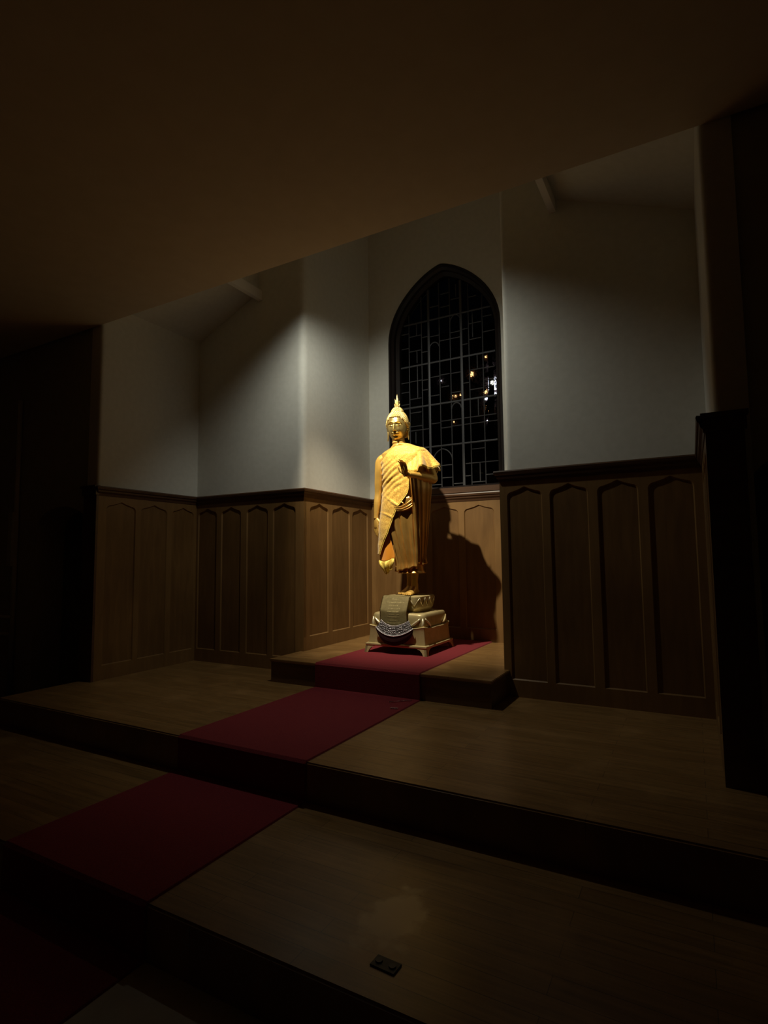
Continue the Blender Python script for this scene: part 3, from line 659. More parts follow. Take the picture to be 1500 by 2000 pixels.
# curled leaf ornaments at the corners of the lower cushion
for sx in (-1, 1):
    for sy in (-1, 1):
        bm = bmesh.new()
        for sgn, ax in ((1, 0), (1, 1)):
            pts = []
            for k in range(10):
                t = k / 9; out_ = 0.262 + 0.010 * sin(pi * t); along = 0.225 - 0.11 * t; z = 0.512 - 0.085 * t ** 0.8 + (0.035 * max(0, t - 0.72) / 0.28)
                p = (sx * along, sy * out_) if ax == 0 else (sx * out_, sy * along)
                pts.append((PX + p[0], PY + p[1], z))
            tube(bm, pts, [0.004 + 0.007 * sin(pi * min(1, k / 9 + 0.1)) for k in range(10)], 8)
            for j in range(3):
                t = 0.2 + j * 0.22; along = 0.225 - 0.11 * t - 0.012
                q0 = (sx * along, sy * 0.265) if ax == 0 else (sx * 0.265, sy * along)
                q1 = (sx * (along - 0.018), sy * 0.270) if ax == 0 else (sx * 0.270, sy * (along - 0.018))
                tube(bm, [(PX + q0[0], PY + q0[1], 0.505 - 0.08 * t), (PX + q1[0], PY + q1[1], 0.468 - 0.06 * t)], [0.007, 0.003], 6)
        tube(bm, [(PX + sx * 0.228, PY + sy * 0.228, 0.425), (PX + sx * 0.252, PY + sy * 0.252, 0.455), (PX + sx * 0.246, PY + sy * 0.246, 0.515)], [0.018, 0.014, 0.006], 8)
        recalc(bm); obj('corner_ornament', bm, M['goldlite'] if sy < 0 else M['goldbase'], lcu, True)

# ------------------------------------------------------------------ inscribed banner over the front of the pedestal
def ban(u, v):
    """u -1..1 across, v 0..1 down"""
    if v < 0.10:
        t = v / 0.10; y = 4.556 - 0.050 * t; z = 0.7035 - 0.003 * t * t
    else:
        t = (v - 0.10) / 0.90; y = 4.506 - 0.080 * min(1, t / 0.5) ** 0.9 - 0.008 * t; z = 0.7005 - (0.245 + 0.028 * (1 - u * u)) * t
    hw = 0.139 - 0.001 * v; cx = -2.370 + 0.018 * v
    return Vector((cx + hw * u, y - 0.004 * cos(u * 2.2) * v, z))
banner = empty('inscribed_banner', (-2.35, 4.50, 0.70), 'olive gold banner with lines of small lettering hanging down the pedestal front', 'banner')
bm = bmesh.new(); grid(bm, [[ban(-1 + 2 * i / 24, j / 26) for i in range(25)] for j in range(27)])
bmesh.ops.solidify(bm, geom=bm.faces[:], thickness=0.004); recalc(bm)
cpan = o = obj('cloth_panel', bm, M['banner'], banner, True); o.matrix_parent_inverse = Matrix.Translation(-banner.location)
rnd = random.Random(3)
for row, (v, half, off) in enumerate(((0.19, 0.22, 0.0), (0.285, 0.60, 0.06), (0.375, 0.33, -0.04), (0.46, 0.46, 0.02), (0.54, 0.42, 0.0), (0.62, 0.42, 0.02), (0.69, 0.42, 0.02), (0.79, 0.32, 0.0), (0.87, 0.52, 0.03))):
    u = -half + off; bm = bmesh.new()
    while u < half + off:
        if rnd.random() < 0.10: u += 0.028; continue
        n = rnd.choice((1, 2, 2, 3)); hh = 0.022
        for k in range(n):
            u0 = u + k * 0.016; v0 = v + rnd.uniform(-hh, 0); v1 = v + rnd.uniform(0, hh * 0.6)
            a = ban(u0, v0) + Vector((0, -0.0032, 0)); b = ban(u0 + rnd.uniform(-0.01, 0.016), v1) + Vector((0, -0.0032, 0)); d = Vector((0.0009, 0, 0))
            bm.faces.new([bm.verts.new(q_) for q_ in (a - d, a + d, b + d, b - d)])
        a = ban(u, v - hh * 0.5) + Vector((0, -0.0032, 0)); b = ban(u + 0.03, v - hh * 0.5) + Vector((0, -0.0032, 0)); d = Vector((0, 0, 0.0009))
        bm.faces.new([bm.verts.new(q_) for q_ in (a - d, b - d, b + d, a + d)])
        u += 0.058
    obj('text_line', bm, M['letter'], cpan)

# ------------------------------------------------------------------ beaded band with dark cloth below the banner
bc = empty('beaded_collar', (-2.31, 4.40, 0.40), 'curved silver beaded band over a dark maroon crescent on the plinth front', 'ornament')
def cres(u, v):
    """v 0 top edge of band, 1 lower edge of band, 2 lower edge of the dark cloth"""
    if v <= 1: x = -2.334 + (0.138 + 0.045 * v) * u; z = 0.450 - 0.084 * v + (0.045 + 0.018 * v) * u * u
    else:
        t = v - 1; x = -2.334 + (0.183 + 0.006 * sin(pi * t)) * u; zb_ = 0.366 + 0.063 * u * u; zl_ = 0.429 - 0.150 * sqrt(max(0.0, 1 - u * u)); z = zb_ + (zl_ - zb_) * t
    y = 4.406 - 0.036 * (1 - u * u) - (0.016 * v if v <= 1 else 0.016 + 0.012 * sin(pi * (v - 1) * 0.8) - 0.022 * (v - 1))
    return Vector((x, y, z))
NU = 40
bm = bmesh.new(); grid(bm, [[cres(-1 + 2 * i / NU, j / 6) for i in range(NU + 1)] for j in range(7)])
bmesh.ops.solidify(bm, geom=bm.faces[:], thickness=0.006); recalc(bm); o = obj('band', bm, M['darkband'], bc, True); o.matrix_parent_inverse = Matrix.Translation(-bc.location)
bm = bmesh.new(); grid(bm, [[cres(-1 + 2 * i / NU, 1 + j / 10) for i in range(NU + 1)] for j in range(11)])
bmesh.ops.solidify(bm, geom=bm.faces[:], thickness=0.006); recalc(bm); o = obj('maroon_crescent', bm, M['maroon'], bc, True); o.matrix_parent_inverse = Matrix.Translation(-bc.location)
bm = bmesh.new()
for v, n, r in ((0.0, 50, 0.0036), (0.12, 56, 0.0024), (0.92, 66, 0.0026), (1.03, 70, 0.0042)):
    for k in range(n + 1): ball(bm, cres(-1 + 2 * k / n, v) + Vector((0, -0.003, 0)), r, 6, 5)
rnd = random.Random(5)
for k in range(38):
    for v in (0.28, 0.5, 0.72):
        if rnd.random() < 0.85: ball(bm, cres(-0.96 + 1.92 * (k + rnd.uniform(-.2, .2)) / 37, v + rnd.uniform(-0.06, 0.06)) + Vector((0, -0.003, 0)), rnd.uniform(0.0030, 0.0054), 6, 4)
o = obj('silver_beading', bm, M['silver'], bc, True, label='bright silver beads'); o.matrix_parent_inverse = Matrix.Translation(-bc.location)

# ------------------------------------------------------------------ the standing statue
SC = Vector((-2.40, 4.70, 0)); FZ = 0.700
VR = Vector((0.875, 0.484, 0)); VN = Vector((0.482, -0.872, 0))
def X_(px, Y=4.70, dens=207): return SC.x + ((px - 786.5) / dens - 0.484 * (Y - SC.y)) / 0.875
def Zp(py): return 0.70 + (1161.2 - py) / 203.5
BODY = [(z, X_(c), h * 0.00517, k) for z, c, h, k in ((0.93, 803, 24, .75), (1.05, 802, 25, .75), (1.20, 796, 31, .72), (1.35, 792, 35, .70), (1.50, 790, 36, .68), (1.62, 791, 34, .66), (1.74, 792, 35, .66), (1.85, 792, 37, .64), (1.93, 792, 40, .60), (2.00, 791.5, 44, .52), (2.045, 790, 44, .46), (2.075, 788, 34, .46), (2.10, 785, 21, .55), (2.125, 783, 12.5, .95), (2.19, 781, 11.5, 1.0), (2.24, 780, 11, 1.0))]
def section(tab, z, th, off=0.0, e=2.35):
    cx, a, k = interp(tab, z); b = a * k; c, s = cos(th), sin(th)
    rr = (abs(c) ** e + abs(s) ** e) ** (-1 / e)
    x = a * rr * c; y = -b * rr * s
    n = Vector((x / (a * a), y / (b * b), 0)).normalized()
    return Vector((cx + x, SC.y + y, z)) + n * off, n
stat = empty('gilded_statue', (SC.x, SC.y, FZ), 'standing gilded figure with flame finial, one palm raised, on the pedestal', 'statue')
def sc(name, bm, m, smooth=True, label=None):
    o = obj(name, bm, m, stat, smooth, label); o.matrix_parent_inverse = Matrix.Translation(-stat.location); return o

body = bmesh.new()
rows = []
for i in range(70):
    z = 1.30 + (2.235 - 1.30) * i / 69
    row = []
    for k in range(64):
        th = 2 * pi * k / 64; p, n = section(BODY, z, th, -0.008 * max(0, min(1, (2.06 - z) / 0.05)) - (0.012 if z < 1.62 else 0), 2.35 if z < 2.08 else 2.0)
        if sin(th) > 0: p.y -= 0.012 * exp(-((z - 1.90) / 0.09) ** 2) * sin(th) * (abs(cos(th)) ** 0.5)
        row.append(p)
    rows.append(row)
grid(body, rows, closed=True, cap0=True, cap1=True)
# neck rings
for z in (2.145, 2.172):
    tube(body, [(X_(781.5) + 0.055 * cos(t), 4.692 + 0.055 * sin(t), z) for t in [2 * pi * k / 24 for k in range(25)]], [0.0055] * 25, 6)
# right arm (hangs straight)
sh = Vector((X_(746.5), 4.68, 1.985)); el = Vector((X_(740.5), 4.70, 1.665)); wr = Vector((X_(737.5), 4.675, 1.425))
p, r = smoothpath([(X_(778), 4.70, 2.062), (X_(764), 4.695, 2.040), sh + Vector((0.010, 0, 0.000)), sh + Vector((-0.004, 0, -0.085)), sh.lerp(el, 0.62), el, el.lerp(wr, 0.35), wr], [0.026, 0.038, 0.049, 0.050, 0.045, 0.038, 0.037, 0.0225])
tube(body, p, r, 20)
def finger(bm, pts, r0, r1, n=10):
    p, r = smoothpath(pts, [r0 + (r1 - r0) * i / (len(pts) - 1) for i in range(len(pts))], 4); tube(bm, p, r, n)
    ball(bm, p[-1], r[-1], 8, 6)
def hand(bm, W, up, side, nrm, sc_=1.0, curl=0.2, thumb_open=0.9, nails=0.0):
    """W wrist, up = wrist to fingers, side = towards the thumb, nrm = out of the palm"""
    up, side, nrm = up.normalized(), side.normalized(), nrm.normalized()
    Q = lambda a, b, c: W + (up * a + side * b + nrm * c) * sc_
    rows = []
    for a, hw, ht, cb in ((-0.018, 0.024, 0.019, 0), (0.0, 0.025, 0.018, 0), (0.020, 0.034, 0.018, 0.0), (0.045, 0.040, 0.017, 0), (0.070, 0.042, 0.015, 0), (0.088, 0.041, 0.012, 0), (0.096, 0.037, 0.008, 0)):
        rows.append([Q(a, cb + hw * cos(2 * pi * k / 16), ht * sin(2 * pi * k / 16) + 0.004) for k in range(16)])
    grid(bm, rows, closed=True, cap0=True, cap1=True)
    for i, (b, L, a0) in enumerate(((0.0305, 0.076, 0.084), (0.0105, 0.085, 0.090), (-0.0105, 0.078, 0.088), (-0.0300, 0.060, 0.080))):
        sp_ = b * 0.10; c1, c2, c3 = curl * 0.5, curl * 1.3, curl * 2.2
        p0 = (a0 - 0.02, b, 0.004); a, bb, c = a0, b, 0.004; pts = [Q(*p0), Q(a, bb, c)]
        ang = 0
        for seg, cc in ((0.45, c1), (0.30, c2), (0.25, c3)):
            a += L * seg * cos(cc); c += L * seg * sin(cc); bb += sp_ * seg; pts.append(Q(a, bb, c))
        finger(bm, pts, 0.0098 * sc_, 0.0068 * sc_)
        if nails: tube(bm, [pts[-1], pts[-1] + (pts[-1] - pts[-2]).normalized() * nails], [0.006 * sc_, 0.0015], 6)
    pts = [Q(0.010, 0.018, 0.008), Q(0.032, 0.040, 0.012), Q(0.056, 0.040 + 0.020 * thumb_open, 0.014), Q(0.082, 0.042 + 0.026 * thumb_open, 0.013)]
    finger(bm, pts, 0.0135 * sc_, 0.0078 * sc_)
    if nails: tube(bm, [pts[-1], pts[-1] + (pts[-1] - pts[-2]).normalized() * nails], [0.006 * sc_, 0.0015], 6)
hand(body, wr + Vector((0, 0, 0.004)), Vector((0.01, -0.05, -1)), Vector((0.86, -0.52, 0)), Vector((0.52, 0.86, 0)), 1.02, 0.14, 0.45)
# left arm bent forward, palm raised
shl = Vector((X_(833), 4.70, 1.985)); ell = Vector((-2.085, 4.735, 1.775)); wrl = Vector((-2.190, 4.435, 1.790))
p, r = smoothpath([(X_(812), 4.70, 2.02), shl, shl.lerp(ell, 0.5), ell + Vector((0, 0.005, 0)), ell.lerp(wrl, 0.35) + Vector((0.01, 0, 0)), ell.lerp(wrl, 0.8), wrl], [0.036, 0.046, 0.044, 0.040, 0.042, 0.029, 0.025])
tube(body, p, r, 20)
hand(body, wrl + Vector((-0.024, -0.020, 0.000)), Vector((0.04, -0.52, 1)), Vector((-1, 0.18, 0.05)), Vector((-0.22, -1, -0.58)), 0.90, 0.34, 0.75, 0.014)
ball(body, wrl + Vector((-0.008, -0.010, 0.0)), 0.027, 12, 8)
# legs and feet
for (hx, hy, tx, ty, rot) in ((-2.306, 4.815, -2.300, 4.570, 0), (-2.395, 4.900, -2.400, 4.655, 0)):
    ank = Vector((hx, hy - 0.055, FZ + 0.085))
    p, r = smoothpath([(hx + 0.002, hy - 0.045, 1.04), (hx, hy - 0.045, 0.93), ank + Vector((0, 0, 0.04)), ank, (hx, hy - 0.06, FZ + 0.045)], [0.044, 0.038, 0.031, 0.034, 0.036]); tube(body, p, r, 16)
    rows = []
    for t, hw, ht in ((0.0, 0.018, 0.030), (0.06, 0.030, 0.052), (0.2, 0.035, 0.075), (0.36, 0.034, 0.078), (0.52, 0.038, 0.056), (0.68, 0.043, 0.040), (0.80, 0.043, 0.030), (0.84, 0.040, 0.022)):
        cx = hx + (tx - hx) * t; cy = hy + (ty - hy) * t
        rows.append([(cx + hw * cos(2 * pi * k / 16), cy, FZ + 0.001 + max(0, ht * 0.5 * (1 + sin(2 * pi * k / 16)))) for k in range(16)])
    grid(body, rows, closed=True, cap0=True, cap1=True)
    for j, (dx, L, rr_) in enumerate(((-0.030, 0.042, 0.013), (-0.011, 0.046, 0.010), (0.006, 0.041, 0.0095), (0.021, 0.034, 0.009), (0.035, 0.026, 0.0085))):
        if hx > -2.35: dx = -dx if False else dx
        y0 = hy + (ty - hy) * 0.80; finger(body, [(hx + dx, y0 + 0.02, FZ + 0.014), (hx + dx, y0 - L * 0.5, FZ + rr_ + 0.004), (hx + dx, y0 - L, FZ + rr_)], rr_, rr_ * 0.62)
recalc(body)
bo = sc('body', body, M['goldarm'])
rm = bo.modifiers.new('fuse', 'REMESH'); rm.mode = 'VOXEL'; rm.voxel_size = 0.0034; rm.use_smooth_shade = True
smd = bo.modifiers.new('soft', 'SMOOTH'); smd.factor = 0.5; smd.iterations = 1

head = bmesh.new()
# head
HC = Vector((X_(781.5), 4.685, 2.300)); HYAW = radians(10)
Rh = Matrix.Rotation(HYAW, 3, 'Z') @ Matrix.Rotation(radians(4), 3, 'X')
def G(x, z, cx, cz, sx, sz): return exp(-((x - cx) / sx) ** 2 - ((z - cz) / sz) ** 2)
def head_pt(az, el):
    """az 0 = front"""
    ce, se = cos(el), sin(el)
    x = sin(az) * ce; y = -cos(az) * ce; z = se
    a = 0.098; b = 0.110; c = 0.150 if se > 0 else 0.146
    if se < 0: a *= 1 - 0.30 * (-se) ** 1.8; b *= 1 - 0.10 * (-se) ** 2
    e = 2.15; rr = (abs(x) ** e + abs(y) ** e + abs(z) ** e) ** (-1 / e)
    P = Vector((x * a * rr, y * b * rr, z * c * rr)); f = max(0, -y / max(1e-6, sqrt(x * x + y * y + z * z)))
    if f > 0:
        X, Z = P.x, P.z; d = 0
        for s in (-1, 1):
            zz = 0.036 - ((abs(X) - 0.034) ** 2) * 14
            d += 0.5 * 0.0075 * exp(-((Z - zz) / 0.0055) ** 2) * (1 if 0.008 < abs(X) < 0.070 else 0.4)
            d -= 0.0125 * G(X, Z, s * 0.036, 0.013, 0.020, 0.012)
            d += 0.0100 * G(X, Z, s * 0.036, 0.001, 0.016, 0.0085)
            d -= 0.0050 * exp(-((X - s * 0.036) / 0.018) ** 2 - ((Z + 0.0075 + (X - s * 0.036) ** 2 * -6) / 0.0028) ** 2)
            d += 0.0080 * G(X, Z, s * 0.0125, -0.046, 0.0065, 0.0065)
            d += 0.0050 * G(X, Z, s * 0.046, -0.045, 0.022, 0.025)
        if Z < 0.036: t = min(1, (0.036 - Z) / 0.086); d += (0.006 + 0.021 * t) * exp(-(X / (0.0075 + 0.004 * t)) ** 2) * (1 / (1 + exp((-0.0525 - Z) / 0.0016)))
        zl_ = Z - (X * X) * 5.5
        d += 0.0090 * exp(-(X / 0.029) ** 4) * exp(-((zl_ + 0.0705) / 0.0045) ** 2)
        d += 0.0100 * exp(-(X / 0.024) ** 4) * exp(-((zl_ + 0.0845) / 0.0055) ** 2)
        d -= 0.0050 * exp(-(X / 0.031) ** 4) * exp(-((zl_ + 0.0775) / 0.0022) ** 2)
        d -= 0.0040 * G(X, Z, 0, -0.098, 0.020, 0.006)
        d += 0.0100 * G(X, Z, 0, -0.118, 0.022, 0.013)
        P.y -= d * 1.35 * min(1, f * 1.6)
    return HC + Rh @ P
NA, NE = 160, 120
rows = [[head_pt(2 * pi * k / NA, -pi / 2 + pi * (j + 0.5) / NE) for k in range(NA)] for j in range(NE)]
grid(head, rows, closed=True, cap0=True, cap1=True)
# ears with long lobes
for s in (-1, 1):
    loc = lambda x, y, z: HC + Rh @ Vector((s * x, y, z))
    p, r = smoothpath([loc(0.092, 0.006, 0.030), loc(0.104, 0.012, 0.040), loc(0.112, 0.026, 0.030), loc(0.110, 0.028, 0.005), loc(0.104, 0.016, -0.020), loc(0.100, 0.010, -0.055), loc(0.102, 0.008, -0.100), loc(0.106, 0.006, -0.130)], [0.007, 0.008, 0.009, 0.008, 0.009, 0.010, 0.009, 0.005])
    tube(head, p, r, 8)
    tube(head, [loc(0.090, 0.004, 0.012), loc(0.104, 0.012, 0.010), loc(0.104, 0.010, -0.025), loc(0.092, 0.002, -0.03)], [0.006, 0.010, 0.010, 0.006], 8)
recalc(head)
ho = sc('head', head, M['gold'], label='polished darker gold head')
rm = ho.modifiers.new('fuse', 'REMESH'); rm.mode = 'VOXEL'; rm.voxel_size = 0.0026; rm.use_smooth_shade = True
smd = ho.modifiers.new('soft', 'SMOOTH'); smd.factor = 0.5; smd.iterations = 1

# hair curls, topknot, flame
bm = bmesh.new()
def hairline(az):
    a = abs(az)
    return 0.088 - 0.006 * exp(-(a / 0.18) ** 2) - 0.082 * min(1, (a / 1.30)) ** 2.4 - 0.10 * max(0, min(1, (a - 1.45) / 0.9))
el_ = 0.0; zz = -0.10
for ring_i in range(26):
    z = -0.090 + ring_i * 0.0105
    if z > 0.150: break
    rad = sqrt(max(0.0, 1 - (abs(z) / (0.158 if z > 0 else 0.2)) ** 2.2)); a, b = 0.103 * rad ** 0.95, 0.116 * rad ** 0.95
    per = pi * (3 * (a + b) - sqrt((3 * a + b) * (a + 3 * b))); n = max(4, int(per / 0.0172))
    for k in range(n):
        az = 2 * pi * (k + 0.5 * (ring_i % 2)) / n; azs = (az + pi) % (2 * pi) - pi
        if z < hairline(azs): continue
        P = HC + Rh @ Vector((a * sin(az), -b * cos(az) + 0.002, z * 0.98))
        ball(bm, P, 0.0102, 8, 6); nn = (P - HC).normalized(); ball(bm, P + nn * 0.0072, 0.0052, 6, 5)
for ring_i, (z, r) in enumerate(((0.140, 0.056), (0.150, 0.055), (0.160, 0.050), (0.170, 0.043), (0.179, 0.033), (0.186, 0.020), (0.189, 0.006))):
    n = max(3, int(2 * pi * r / 0.0150))
    for k in range(n):
        az = 2 * pi * (k + 0.5 * (ring_i % 2)) / n; ball(bm, HC + Rh @ Vector((r * sin(az), -r * cos(az) + 0.006, z)), 0.0088, 8, 6)
# solid cap beneath the curls
rows = []
for j in range(14):
    z = 0.085 + 0.071 * j / 13; q_ = max(0.02, sqrt(max(0.0, 1 - (z / 0.158) ** 2.2))) ** 0.95; rows.append([HC + Rh @ Vector((0.101 * q_ * sin(t), -0.114 * q_ * cos(t) + 0.002, z * 0.98)) for t in [2 * pi * k / 40 for k in range(40)]])
grid(bm, rows, closed=True, cap0=True, cap1=True)
rows = []
for j in range(10):
    e = j / 9 * pi / 2; rows.append([HC + Rh @ Vector((0.052 * cos(e) * sin(t), 0.006 - 0.052 * cos(e) * cos(t), 0.135 + 0.052 * sin(e))) for t in [2 * pi * k / 28 for k in range(28)]])
grid(bm, rows, closed=True, cap0=True, cap1=True)
recalc(bm); obj('curled_hair', bm, M['goldhair'], ho, True)
bm = bmesh.new(); FT = HC + Rh @ Vector((0, 0.006, 0.186))
def leaf(base, h, w_, dp, lean, ang):
    rows = []
    d = Vector((cos(ang), sin(ang), 0))
    for j in range(10):
        t = j / 9; ww = w_ * (sin(pi * (0.22 + 0.78 * t)) ** 0.9) * (1 - 0.25 * t) + 0.0006; c = base + Vector((0, 0, h * t)) + d * (lean * t * t - lean * 0.2 * t)
        side = Vector((-d.y, d.x, 0)) if lean else Vector((1, 0, 0)); ot = d if lean else Vector((0, 1, 0))
        rows.append([c + side * ww * cos(2 * pi * k / 10) + ot * dp * (ww / w_) * sin(2 * pi * k / 10) for k in range(10)])
    grid(bm, rows, closed=True, cap0=True, cap1=True)
leaf(FT, 0.136, 0.016, 0.013, 0, 0)
for k in range(6):
    a = 2 * pi * k / 6 + 0.35; leaf(FT + Vector((cos(a) * 0.014, sin(a) * 0.014, -0.006)), 0.098 if k % 2 else 0.078, 0.012, 0.007, 0.010, a)
for k in range(8):
    a = 2 * pi * k / 8; leaf(FT + Vector((cos(a) * 0.021, sin(a) * 0.021, -0.010)), 0.050, 0.010, 0.005, 0.012, a)
recalc(bm); obj('flame_finial', bm, M['goldhair'], ho, True)

# pleated skirt, inner skirt and the robe hanging from the raised arm
SKIRT = [(z, X_(c), h * 0.00517, k) for z, c, h, k in ((0.90, 804, 26.5, .80), (0.94, 803.5, 26, .80), (1.00, 802, 25.5, .78), (1.10, 799, 28.5, .75), (1.20, 796, 32, .72), (1.35, 792, 36, .70), (1.50, 790, 37.5, .69), (1.60, 790, 36.5, .67))]
def pleat(th, z):
    t = max(0, min(1, (1.60 - z) / 0.35)); q_ = th * 15 + 1.3 * sin(3 * th + 0.6) + 0.5 * sin(z * 4)
    return (0.0150 * (1 - 2 * abs(sin(q_ * 0.5)) ** 1.1) + 0.003 * sin(q_ * 1.9 + 1)) * t
bm = bmesh.new(); rows = []
for j in range(60):
    t = j / 59; row = []
    for k in range(220):
        th = 2 * pi * k / 220; lat = cos(th + radians(20))
        zb_ = 0.918 + 0.072 * (0.5 + 0.5 * lat) + 0.004 * sin(th * 13)
        z = zb_ + (1.60 - zb_) * t
        fl = 0.016 * exp(-((z - zb_) / 0.05))
        p, n = section(SKIRT, z, th, 0.002 + fl + pleat(th, z)); row.append(p)
    rows.append(row)
grid(bm, rows, closed=True); recalc(bm); o = sc('pleated_skirt', bm, M['goldrobe']); md = o.modifiers.new('s', 'SOLIDIFY'); md.thickness = 0.006; md.offset = -1
bm = bmesh.new(); rows = []
for j in range(20):
    z = 0.905 + 0.10 * j / 19; rows.append([section(SKIRT, z, 2 * pi * k / 96, -0.020 + 0.016 * exp(-((z - 0.905) / 0.012)))[0] for k in range(96)])
grid(bm, rows, closed=True); recalc(bm); o = sc('inner_skirt', bm, M['goldrobe']); md = o.modifiers.new('s', 'SOLIDIFY'); md.thickness = 0.005; md.offset = -1
# outer robe: falls from the left forearm, closed behind the body
ROBE = [(0.965, -2.212, 4.605, -2.196, 4.735, 0.018), (1.10, -2.205, 4.585, -2.180, 4.740, 0.022), (1.30, -2.198, 4.555, -2.158, 4.742, 0.026), (1.50, -2.193, 4.525, -2.137, 4.742, 0.030), (1.70, -2.192, 4.490, -2.112, 4.742, 0.032), (1.79, -2.192, 4.470, -2.100, 4.742, 0.030)]
bm = bmesh.new(); rows = []
for j in range(50):
    t = j / 49; row = []
    for k in range(140):
        zb_ = 0.968 + 0.03 * sin(2 * pi * k / 140); z = zb_ + (1.785 - zb_) * t
        ax, ay, bx, by, w_ = interp(ROBE, z); A = Vector((ax, ay, z)); B = Vector((bx, by, z)); d = (B - A).normalized(); n_ = Vector((d.y, -d.x, 0))
        th = 2 * pi * k / 140; L = (B - A).length / 2; c = (A + B) / 2
        u_ = cos(th); p = c + d * (L * (abs(u_) ** 0.8) * (1 if u_ > 0 else -1)) + n_ * (w_ * (abs(sin(th)) ** 0.6) * (1 if sin(th) > 0 else -1) + 0.006 * sin(u_ * 14 + z * 2))
        row.append(p)
    rows.append(row)
grid(bm, rows, closed=True, cap1=True); recalc(bm); o = sc('hanging_robe', bm, M['goldrobe']); md = o.modifiers.new('s', 'SOLIDIFY'); md.thickness = 0.005; md.offset = -1
# gathered fold and sash end at the waist
bm = bmesh.new()
def onbody(px, py, off):
    z = Zp(py)
    lo_, hi_ = radians(-20), radians(160)
    for _ in range(30):
        m_ = (lo_ + hi_) / 2; p, n = section(SKIRT if z < 1.6 else BODY, z, m_)
        s_ = (p - SC).dot(VR) * 207 + 786.5
        if s_ > px: lo_ = m_
        else: hi_ = m_
    return section(SKIRT if z < 1.6 else BODY, z, (lo_ + hi_) / 2, off)[0]
for pts, rr_ in (([(776, 999), (786, 1000), (796, 996), (805, 989)], [.006, .010, .009, .004]), ([(774, 996), (785, 996), (796, 990), (804, 982)], [.006, .010, .010, .005]), ([(778, 1003), (790, 1002), (800, 998), (806, 992)], [.004, .006, .006, .003]), ([(784, 986), (789, 989), (788, 995), (783, 995)], [.004, .006, .006, .004])):
    p, r = smoothpath([onbody(a, b, 0.024) for a, b in pts], rr_); tube(bm, p, r, 10)
rows = []
for j in range(14):
    t = j / 13; L = onbody(791 + 4 * (1 - t) , 978 + 20 * t, 0.030); R_ = onbody(803 - 3 * (1 - t), 975 + 20 * t, 0.026)
    rows.append([L.lerp(R_, i / 6) + Vector((0, -0.006 * sin(i * 2.1), 0)) for i in range(7)])
g = grid(bm, rows); recalc(bm); sc('waist_fold', bm, M['goldrobe'])

# ------------------------------------------------------------------ gold brocade cloth draped over the statue
clo = empty('brocade_shawl', (SC.x, SC.y, 2.08), 'gold brocade shawl with lace edging draped over one shoulder of the statue', 'shawl')
def cc(name, bm, m, smooth=True, label=None):
    o = obj(name, bm, m, clo, smooth, label); o.matrix_parent_inverse = Matrix.Translation(-clo.location); return o
CL = [(z, X_(c), h * 0.00517, k) for z, c, h, k in ((1.05, 779, 37, .62), (1.15, 780, 37.5, .64), (1.30, 783, 38.5, .68), (1.50, 788, 39, .70), (1.62, 790, 38.5, .69), (1.74, 791.5, 38, .68), (1.85, 792, 39, .66), (1.93, 792.5, 42, .62), (2.00, 792, 46, .54), (2.045, 790.5, 46, .48), (2.075, 789, 37, .49), (2.10, 787, 25, .62), (2.125, 785, 17, 1.0))]
LEFT = [(872, 782), (876, 776), (882, 768), (890, 759), (898, 752), (905, 746)]
RIGHT = [(940, 799.5), (950, 799), (962, 798.5), (970, 796), (982, 787), (992, 779.5), (1002, 774), (1015, 768.5), (1030, 763), (1045, 758), (1060, 750), (1072, 745.5), (1084, 742.5)]
def lerp_tab(T_, v):
    if v <= T_[0][0]: return T_[0][1]
    if v >= T_[-1][0]: return T_[-1][1]
    for (a, b), (c, d) in zip(T_, T_[1:]):
        if a <= v <= c: return b + (d - b) * (v - a) / (c - a)
def theta_at(px, z):
    lo_, hi_ = radians(-22), radians(160)
    for _ in range(30):
        m_ = (lo_ + hi_) / 2; p, n = section(CL, z, m_, 0.012)
        if (p - SC).dot(VR) * 207 + 786.5 > px: lo_ = m_
        else: hi_ = m_
    return (lo_ + hi_) / 2
def drape(th, z):
    p, n = section(CL, z, th); s = (p - SC).dot(VR)
    d = 0.011
    # tight folds gathered under the free arm, slack ones below
    mask = exp(-((z - 1.80) / 0.16) ** 2) * (1 / (1 + exp((s + 0.02) / 0.03)))
    d += 0.0055 * mask * sin((z * 1.0 - s * 0.75 + 0.6 * s * s) * 105 + 2.2 * noise.noise(Vector((s * 7, z * 7, 0))))
    d += 0.0040 * mask * noise.noise(Vector((s * 8, (z - 0.75 * s) * 34, 2.0)))
    m2 = exp(-((z - 1.50) / 0.14) ** 2) * exp(-((s + 0.05) / 0.10) ** 2)
    d += 0.0100 * m2 * exp(-((z - 1.545 + 0.75 * (s + 0.06) - 2.0 * (s + .06) ** 2) / 0.012) ** 2)
    d += 0.0070 * exp(-((z - 1.44 + 0.55 * (s + 0.12)) / 0.010) ** 2) * exp(-((s + 0.12) / 0.07) ** 2)
    d += 0.0050 * noise.noise(Vector((s * 9, z * 6, 1.3))) + 0.0025 * noise.noise(Vector((s * 26, z * 22, 4.3)))
    if z < 1.35: d += 0.004 * sin(s * 60 + z * 8) * (1.35 - z) / 0.3
    return section(CL, z, th, d)[0]
bm = bmesh.new(); rows = []; edgeR = []; NR, NC = 160, 230
for j in range(NR + 1):
    py = 872 + (1084 - 872) * j / NR; z = Zp(py)
    thL = theta_at(lerp_tab(LEFT, py), z) if py < 905 else radians(230)
    thR = theta_at(lerp_tab(RIGHT, py), z) if py > 928 else radians(-72)
    rows.append([drape(max(thR, min(thL, radians(-72) + radians(302) * i / NC)), z) for i in range(NC + 1)])
    if py > 930: edgeR.append(drape(thR, z))
